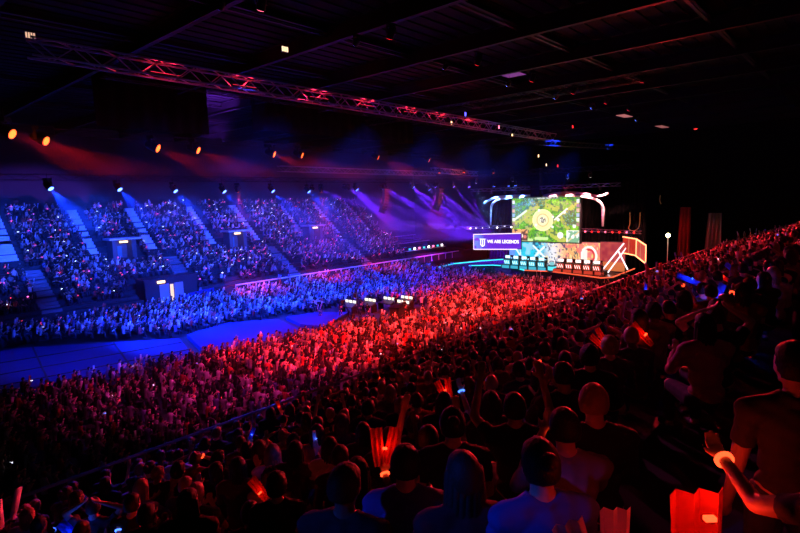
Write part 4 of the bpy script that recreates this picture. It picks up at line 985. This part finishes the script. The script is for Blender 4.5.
def crowd(name,label,pos,yaw,weights,weights2,mask2,skinp,topp,clapp,ledcols,ledstr,matname):
    """pos (N,3), yaw (N,) heading; palettes are lists of rgb"""
    N=len(pos); pos=np.array(pos); yaw=np.array(yaw); w=np.array(weights,float); w/=w.sum()
    ch=rng.choice(len(LV),N,p=w); w2=np.array(weights2,float); w2/=w2.sum(); ch=np.where(np.array(mask2),rng.choice(len(LV),N,p=w2),ch); allv=[];allf=[];allc=[];alll=[];base=0
    skin=np.array(skinp)[rng.integers(0,len(skinp),N)]; hair=np.array([(.01,.009,.009),(.01,.009,.009),(.04,.025,.015),(.2,.12,.06)])[rng.integers(0,4,N)]
    top=np.array(topp)[rng.integers(0,len(topp),N)]; leg=np.tile([.03,.035,.05],(N,1)); clp=np.array(clapp)[rng.integers(0,len(clapp),N)]
    lc=np.array([c for c,_ in ledcols]); lp=np.array([p for _,p in ledcols]); led=lc[rng.choice(len(lc),N,p=lp/lp.sum())]
    sc_=rng.uniform(.93,1.08,N)
    for vi,(V,F,G) in enumerate(LV):
        ix=np.where(ch==vi)[0]
        if not len(ix): continue
        a=yaw[ix]-PI/2; c,s=np.cos(a),np.sin(a)
        X_=V[None,:,0]*sc_[ix,None]; Y_=V[None,:,1]*sc_[ix,None]; Z_=V[None,:,2]*sc_[ix,None]
        P_=np.stack([c[:,None]*X_-s[:,None]*Y_+pos[ix,0:1],s[:,None]*X_+c[:,None]*Y_+pos[ix,1:2],Z_+pos[ix,2:3]],-1).reshape(-1,3)
        pal=np.stack([skin[ix],hair[ix],top[ix],leg[ix],clp[ix],np.zeros((len(ix),3))],1)
        allc.append(pal[:,G].reshape(-1,3)); L_=np.zeros((len(ix),len(V),3)); L_[:,G==5]=led[ix][:,None]; alll.append(L_.reshape(-1,3))
        allv.append(P_); allf.append((F[None]+(np.arange(len(ix))*len(V))[:,None,None]+base).reshape(-1,3)); base+=len(P_)
    Vv=np.concatenate(allv);Ff=np.concatenate(allf);Cc=np.concatenate(allc);Ll=np.concatenate(alll)
    me=bpy.data.meshes.new(name); me.vertices.add(len(Vv)); me.vertices.foreach_set('co',Vv.ravel())
    me.loops.add(len(Ff)*3); me.loops.foreach_set('vertex_index',Ff.ravel().astype(np.int32)); me.polygons.add(len(Ff)); me.polygons.foreach_set('loop_start',(np.arange(len(Ff))*3).astype(np.int32))
    me.update(calc_edges=True); me.polygons.foreach_set('use_smooth',np.ones(len(Ff),bool))
    for nm,D in (('col',Cc),('led',Ll)):
        a=me.color_attributes.new(nm,'FLOAT_COLOR','POINT'); a.data.foreach_set('color',np.concatenate([D,np.ones((len(D),1))],1).ravel())
    m,nt,b=new_mat(matname); a=nt.nodes.new('ShaderNodeVertexColor'); a.layer_name='col'; e=nt.nodes.new('ShaderNodeVertexColor'); e.layer_name='led'
    nt.links.new(a.outputs[0],b.inputs['Base Color']); nt.links.new(e.outputs[0],b.inputs['Emission Color']); b.inputs['Emission Strength'].default_value=ledstr; b.inputs['Roughness'].default_value=.6
    m.cycles.emission_sampling='NONE'
    me.materials.append(m); o=bpy.data.objects.new(name,me); link(o); tag(o,label,'crowd',kind='stuff'); return o
SK=[(.75,.48,.38),(.7,.45,.34),(.55,.36,.27),(.8,.55,.45),(.2,.12,.08)]
DARKT=[(.012,.012,.014)]*4+[(.03,.03,.035)]*3+[(.015,.02,.06),(.12,.12,.13),(.08,.015,.02)]
MIXT=[(.02,.02,.022)]*5+[(.05,.05,.06),(.3,.3,.31),(.75,.75,.77),(.6,.55,.5),(.12,.14,.3),(.5,.06,.06),(.2,.2,.22)]
K0=(0,0,0); LR=(1,.03,.05); LB=(.1,.25,1); LW=(.8,.85,1)
# floor crowd and the deeper part of the near stand: one mass
pos=[];yaw=[];topsel=[]
def inpoly(x,y,poly):
    r=False;n=len(poly)
    for i in range(n):
        (x1,y1),(x2,y2)=poly[i],poly[(i+1)%n]
        if (y1>y)!=(y2>y) and x<(x2-x1)*(y-y1)/(y2-y1)+x1: r=not r
    return r
def free(x,y):
    if inpoly(x,y,[(2,41.3),(19.6,38.9),(29.5,37.0),(34,36.2),(38,34.0),(43,34.6),(46,38),(45.5,43.5),(41,45.5),(36,46.0),(30,47.6),(21.5,47.9),(11,55.0),(2,57)]): return False
    if x>66.5 and y>24 : 
        return x<69.0 and y>40 and y<52
    if x>66.0: return False
    return 24.3<y<57.2
for (x0,y0,x1,y1,p) in [(1,24.3,68,57.2,.93)]:
    xx=x0
    while xx<x1:
        yy=y0+random.random()*.3
        while yy<y1:
            if free(xx,yy) and random.random()<p and abs((yy-31.5))>.35 and abs(xx-27.5)>.0:
                z=0 if yy<47.5 else min(1.1,(yy-47.5)*.12)
                x=xx+random.uniform(-.16,.16); y=yy+random.uniform(-.1,.1)
                if infr(x,y,z+1,40): pos.append((x,y,z)); yaw.append(math.atan2(36-y,76-x)*.7+random.uniform(-.5,.5))
            yy+=.66
        xx+=.92
for (x,y,z,k) in far:
    if infr(x,y,z+1.2,120): pos.append((x,y,z)); yaw.append(R(40)+random.uniform(-.35,.35))
nfloor=len(pos)
crowd('floor_crowd','dense mass of spectators filling the arena floor and the near stand toward the stage',pos,yaw,[6,3,.3,1,1.2,2,3,.3,.6,.5],[3,1,.3,1,4,1,1,1.2,5,2],[q[1]>44 for q in pos],SK,MIXT,[(.85,.85,.85),(.85,.85,.85),(.7,.1,.08),(.2,.3,.8)],[(K0,.90),(LR,.05),(LB,.02),(LW,.03)],2.2,'crowd_cloth')
# far stand
pos=[];yaw=[]
for i,Y in enumerate(frows):
    stairs=UPS if Y>64.4 else LOWS
    x=5.0
    while x<66.8:
        x+=.56
        if any(abs(x-s)<(.82 if s>14 else 1.2) for s in stairs): continue
        if any(abs(x-s)<2.0 for s in VOM) and 63<Y<67.0: continue
        if Y<60.6 and 22.5<x<30: continue
        if i<3 and random.random()<.35: continue
        if random.random()<(.06 if i<14 else .35): continue
        pos.append((x+random.uniform(-.1,.1),Y+random.uniform(-.1,.1),fz(Y))); yaw.append(R(-70)+(x/66)*R(20)+random.uniform(-.4,.4))
crowd('far_stand_crowd','mass of seated spectators filling the blue lit stand across the hall',pos,yaw,[4,5,.4,1,3,1.5,3,.4,2,1],[1]*10,[False]*len(pos),SK,MIXT,[(.85,.85,.85),(.75,.78,.85),(.6,.1,.1)],[(K0,.66),(LR,.16),((1,.1,.4),.04),(LB,.05),(LW,.09)],10.0,'stand_cloth')

# ------------------------------------------------------------------ players, desks and people of the stage
RIS=.55
def riser(y0,y1,x,m,label):
    t=thing('desk_riser',label,'riser',(x,(y0+y1)/2,SZ),0,'risers under the player desks'); w=abs(y1-y0)/2+.8
    MB().box(-.5,1.3,-w,w,0,RIS).build('deck',M_dark,t)
    for k in range(5): MB().box(-.54,-.5,(k-2)*1.5-.6,(k-2)*1.5+.6,.05,RIS-.06).build('lit_panel',m,t)
def desk(y,x,m,team,i):
    t=thing('player_desk','%s lit player desk with a monitor, %s of its five from the left'%(team,ordn[i]),'desk',(x,y,SZ+RIS),0,team+' player desks')
    MB().box(-.4,.4,-.55,.55,.72,.78).build('desk_top',M_dark,t)
    mb=MB(); mb.box(-.42,-.38,-.5,.5,.05,.70); mb.build('front_panel',m[0],t)
    mb=MB()
    for k in range(3): mb.bar((-.44,-.35+.3*k,.15),(-.44,-.2+.3*k,.6),.07)
    mb.build('front_emblem',m[1],t)
    for s in (-.5,.5): MB().box(-.38,.38,s-.02,s+.02,0,.72).build('side_panel',M_dark,t)
    MB().box(-.16,-.08,-.42,.42,.92,1.4).build('monitor',M_dark,t); MB().box(-.175,-.16,-.38,.38,.96,1.36).build('monitor_back_light',m[1],t); MB().box(-.1,.0,-.05,.05,.78,.95).build('monitor_stand',M_dark,t)
def chair(y,x,team,i):
    t=thing('gaming_chair','dark high-backed gaming chair behind the %s desk %s from the left'%(team,ordn[i]),'chair',(x,y,SZ+RIS),0,team+' gaming chairs')
    MB().box(-.25,.25,-.26,.26,.40,.50).build('seat',M_dark,t,bevel=.03); MB().prism([(.2,-.27),(.3,-.27),(.3,.27),(.2,.27)],.5,1.3).build('backrest',M_dark,t,bevel=.03)
    MB().bar((0,0,.08),(0,0,.4),.06,n=8).build('column',M_blackm,t); mb=MB()
    for k in range(5): mb.bar((0,0,.1),(.3*math.cos(k*1.257),.3*math.sin(k*1.257),.05),.05)
    mb.build('foot_star',M_blackm,t)
mc=(emit('panel_teal',(.05,.40,.55),1.2),emit('panel_teal_bright',(.55,.95,1),2.2)); mr=(emit('panel_red',(.75,.06,.03),.8),emit('panel_red_bright',(1,.75,.7),2))
riser(41.9,35.9,71.25,mc[0],'dark riser with teal panels under the teal desks'); riser(33.0,27.7,70.8,mr[0],'dark riser with red panels under the red desks')
for i in range(5):
    for team,ys,m,xo in (('teal',[41.9,40.4,38.9,37.4,35.9],mc,[71.6,71.4,71.2,71.0,70.9]),('red',[33.0,31.7,30.4,29.1,27.7],mr,[71.0,70.9,70.8,70.7,70.6])):
        y=ys[i]; x=xo[i]
        desk(y,x,m,team,i); chair(y,x+.85,team,i)
        person([4,7,10,1,0][i],(x+.8,y,SZ+RIS-.02),R(180-90),0,'black','white' if team=='teal' else 'red','player seated behind the %s desk, %s from the left'%(team,ordn[i]),'%s team players'%team)
# central glowing plinth
t=thing('stage_plinth','teal glowing low plinth between the two rows of desks','plinth',(70.9,34.4,SZ)); MB().lathe([(.7,0),(.7,.1),(.55,.15),(.55,.8),(.62,.85),(.62,.9)],10).build('body',M_dark,t); MB().lathe([(.57,.2),(.57,.75)],10).build('glow_panel',emit('plinth_glow',(.1,.7,.8),1.3),t); MB().lathe([(.3,.9),(.3,1.3),(.1,1.35)],12).build('trophy_case',emit('case_glow',(.3,.8,.9),.8),t)
person(14,(69.4,26.6,SZ-.01),R(60),0,'black','black','dark standing figure at the right corner of the stage',None)
# camera crane operators and mixing area
for i,(x,y,h) in enumerate([(35.0,42.8,180),(36.2,41.0,20),(39.6,41.6,20),(42.2,38.6,20),(37.4,38.2,30),(41.0,36.4,20)]):
    person(14,(x,y,.35 if i==0 or i==1 else 0),R(h-90),0,'black','black','technician in black standing in the mixing area, %s from the left'%ordn[i],'technicians in the mixing area')
def mixdesk(x,y,rz,label,lit):
    t=thing('mixing_desk',label,'desk',(x,y,0),R(rz),'mixing desks')
    MB().box(-1,1,-.45,.45,.72,.80).build('desk_top',M_blackm,t)
    mb=MB(); mb.add([(-.9,-.35,.8),(.9,-.35,.8),(.9,.35,1.0),(-.9,.35,1.0),(-.9,.35,.8),(.9,.35,.8)],[(0,1,2,3),(3,2,5,4),(0,3,4),(1,5,2),(0,4,5,1)]); mb.build('console',M_dark,t)
    for s in (-.95,.95): MB().box(s-.04,s+.04,-.4,.4,0,.72).build('leg',M_blackm,t)
    for k in range(3):
        MB().box(-.85+.6*k,-.35+.6*k,.40,.44,1.05,1.38).build('monitor',M_dark,t); MB().box(-.83+.6*k,-.37+.6*k,.385,.40,1.07,1.36).build('screen',lit,t)
E_mon=emit('monitor_glow',(1,.93,.75),1.6)
for i,(x,y) in enumerate([(38.6,42.4),(40.4,41.2),(42.2,40.0),(43.8,38.8),(41.6,37.4)]): mixdesk(x,y,200-180*0-90+160,'mixing desk with bright cream monitors, %s from the left'%ordn[i],E_mon)
for i,(x,y,h) in enumerate([(39.8,43.6,3.6),(37.2,39.4,4.0),(34.2,37.6,2.6)]):
    t=thing('camera_crane','dark camera crane stand rising above the mixing area, %s from the left'%ordn[i],'camera crane',(x,y,0),.6*i,'camera cranes')
    mb=MB()
    for a in range(3): mb.bar((.6*math.cos(a*2.09),.6*math.sin(a*2.09),0),(0,0,1.1),.06)
    mb.build('tripod',M_blackm,t); MB().bar((0,0,1.0),(0,0,h-1),.12,n=8).build('column',M_blackm,t); MB().bar((-1.0,0,h-1.3),(1.5,0,h-.4),.12).build('arm',M_blackm,t); MB().box(1.3,1.8,-.18,.18,h-.7,h-.25).box(1.8,1.95,-.1,.1,h-.6,h-.38).build('camera',M_dark,t); MB().box(-1.25,-.95,-.15,.15,h-1.55,h-1.15).build('counterweight',M_dark,t)
# tent roof by the mixers
t=thing('equipment_rack','dark covered equipment rack beside the small blue platform','rack',(39.4,36.0,0),.4)
MB().box(-.9,.9,-.5,.5,0,1.3).build('case',M_dark,t,bevel=.04); MB().box(-1,1,-.6,.6,1.3,1.36).build('lid',M_blackm,t)

# ------------------------------------------------------------------ world, colour management
w=bpy.data.worlds.new('world'); SC.world=w; w.use_nodes=True
bg=w.node_tree.nodes['Background']; bg.inputs[0].default_value=(.55,.5,.6,1); bg.inputs[1].default_value=.0035
SC.view_settings.view_transform='Standard'; SC.view_settings.look='None'; SC.view_settings.exposure=0; SC.view_settings.gamma=1; SC.view_settings.use_curve_mapping=False
cy=SC.cycles; cy.max_bounces=4; cy.diffuse_bounces=1; cy.glossy_bounces=1; cy.transmission_bounces=2; cy.volume_bounces=0; cy.transparent_max_bounces=8; cy.use_denoising=True; cy.sample_clamp_indirect=4; cy.sample_clamp_direct=0
cy.volume_step_rate=4
print('PEOPLE',len([o for o in bpy.data.objects if o.name.startswith('person')]),'near depth',DH,'floor',nfloor,'far',len(pos),'objs',len(bpy.data.objects))
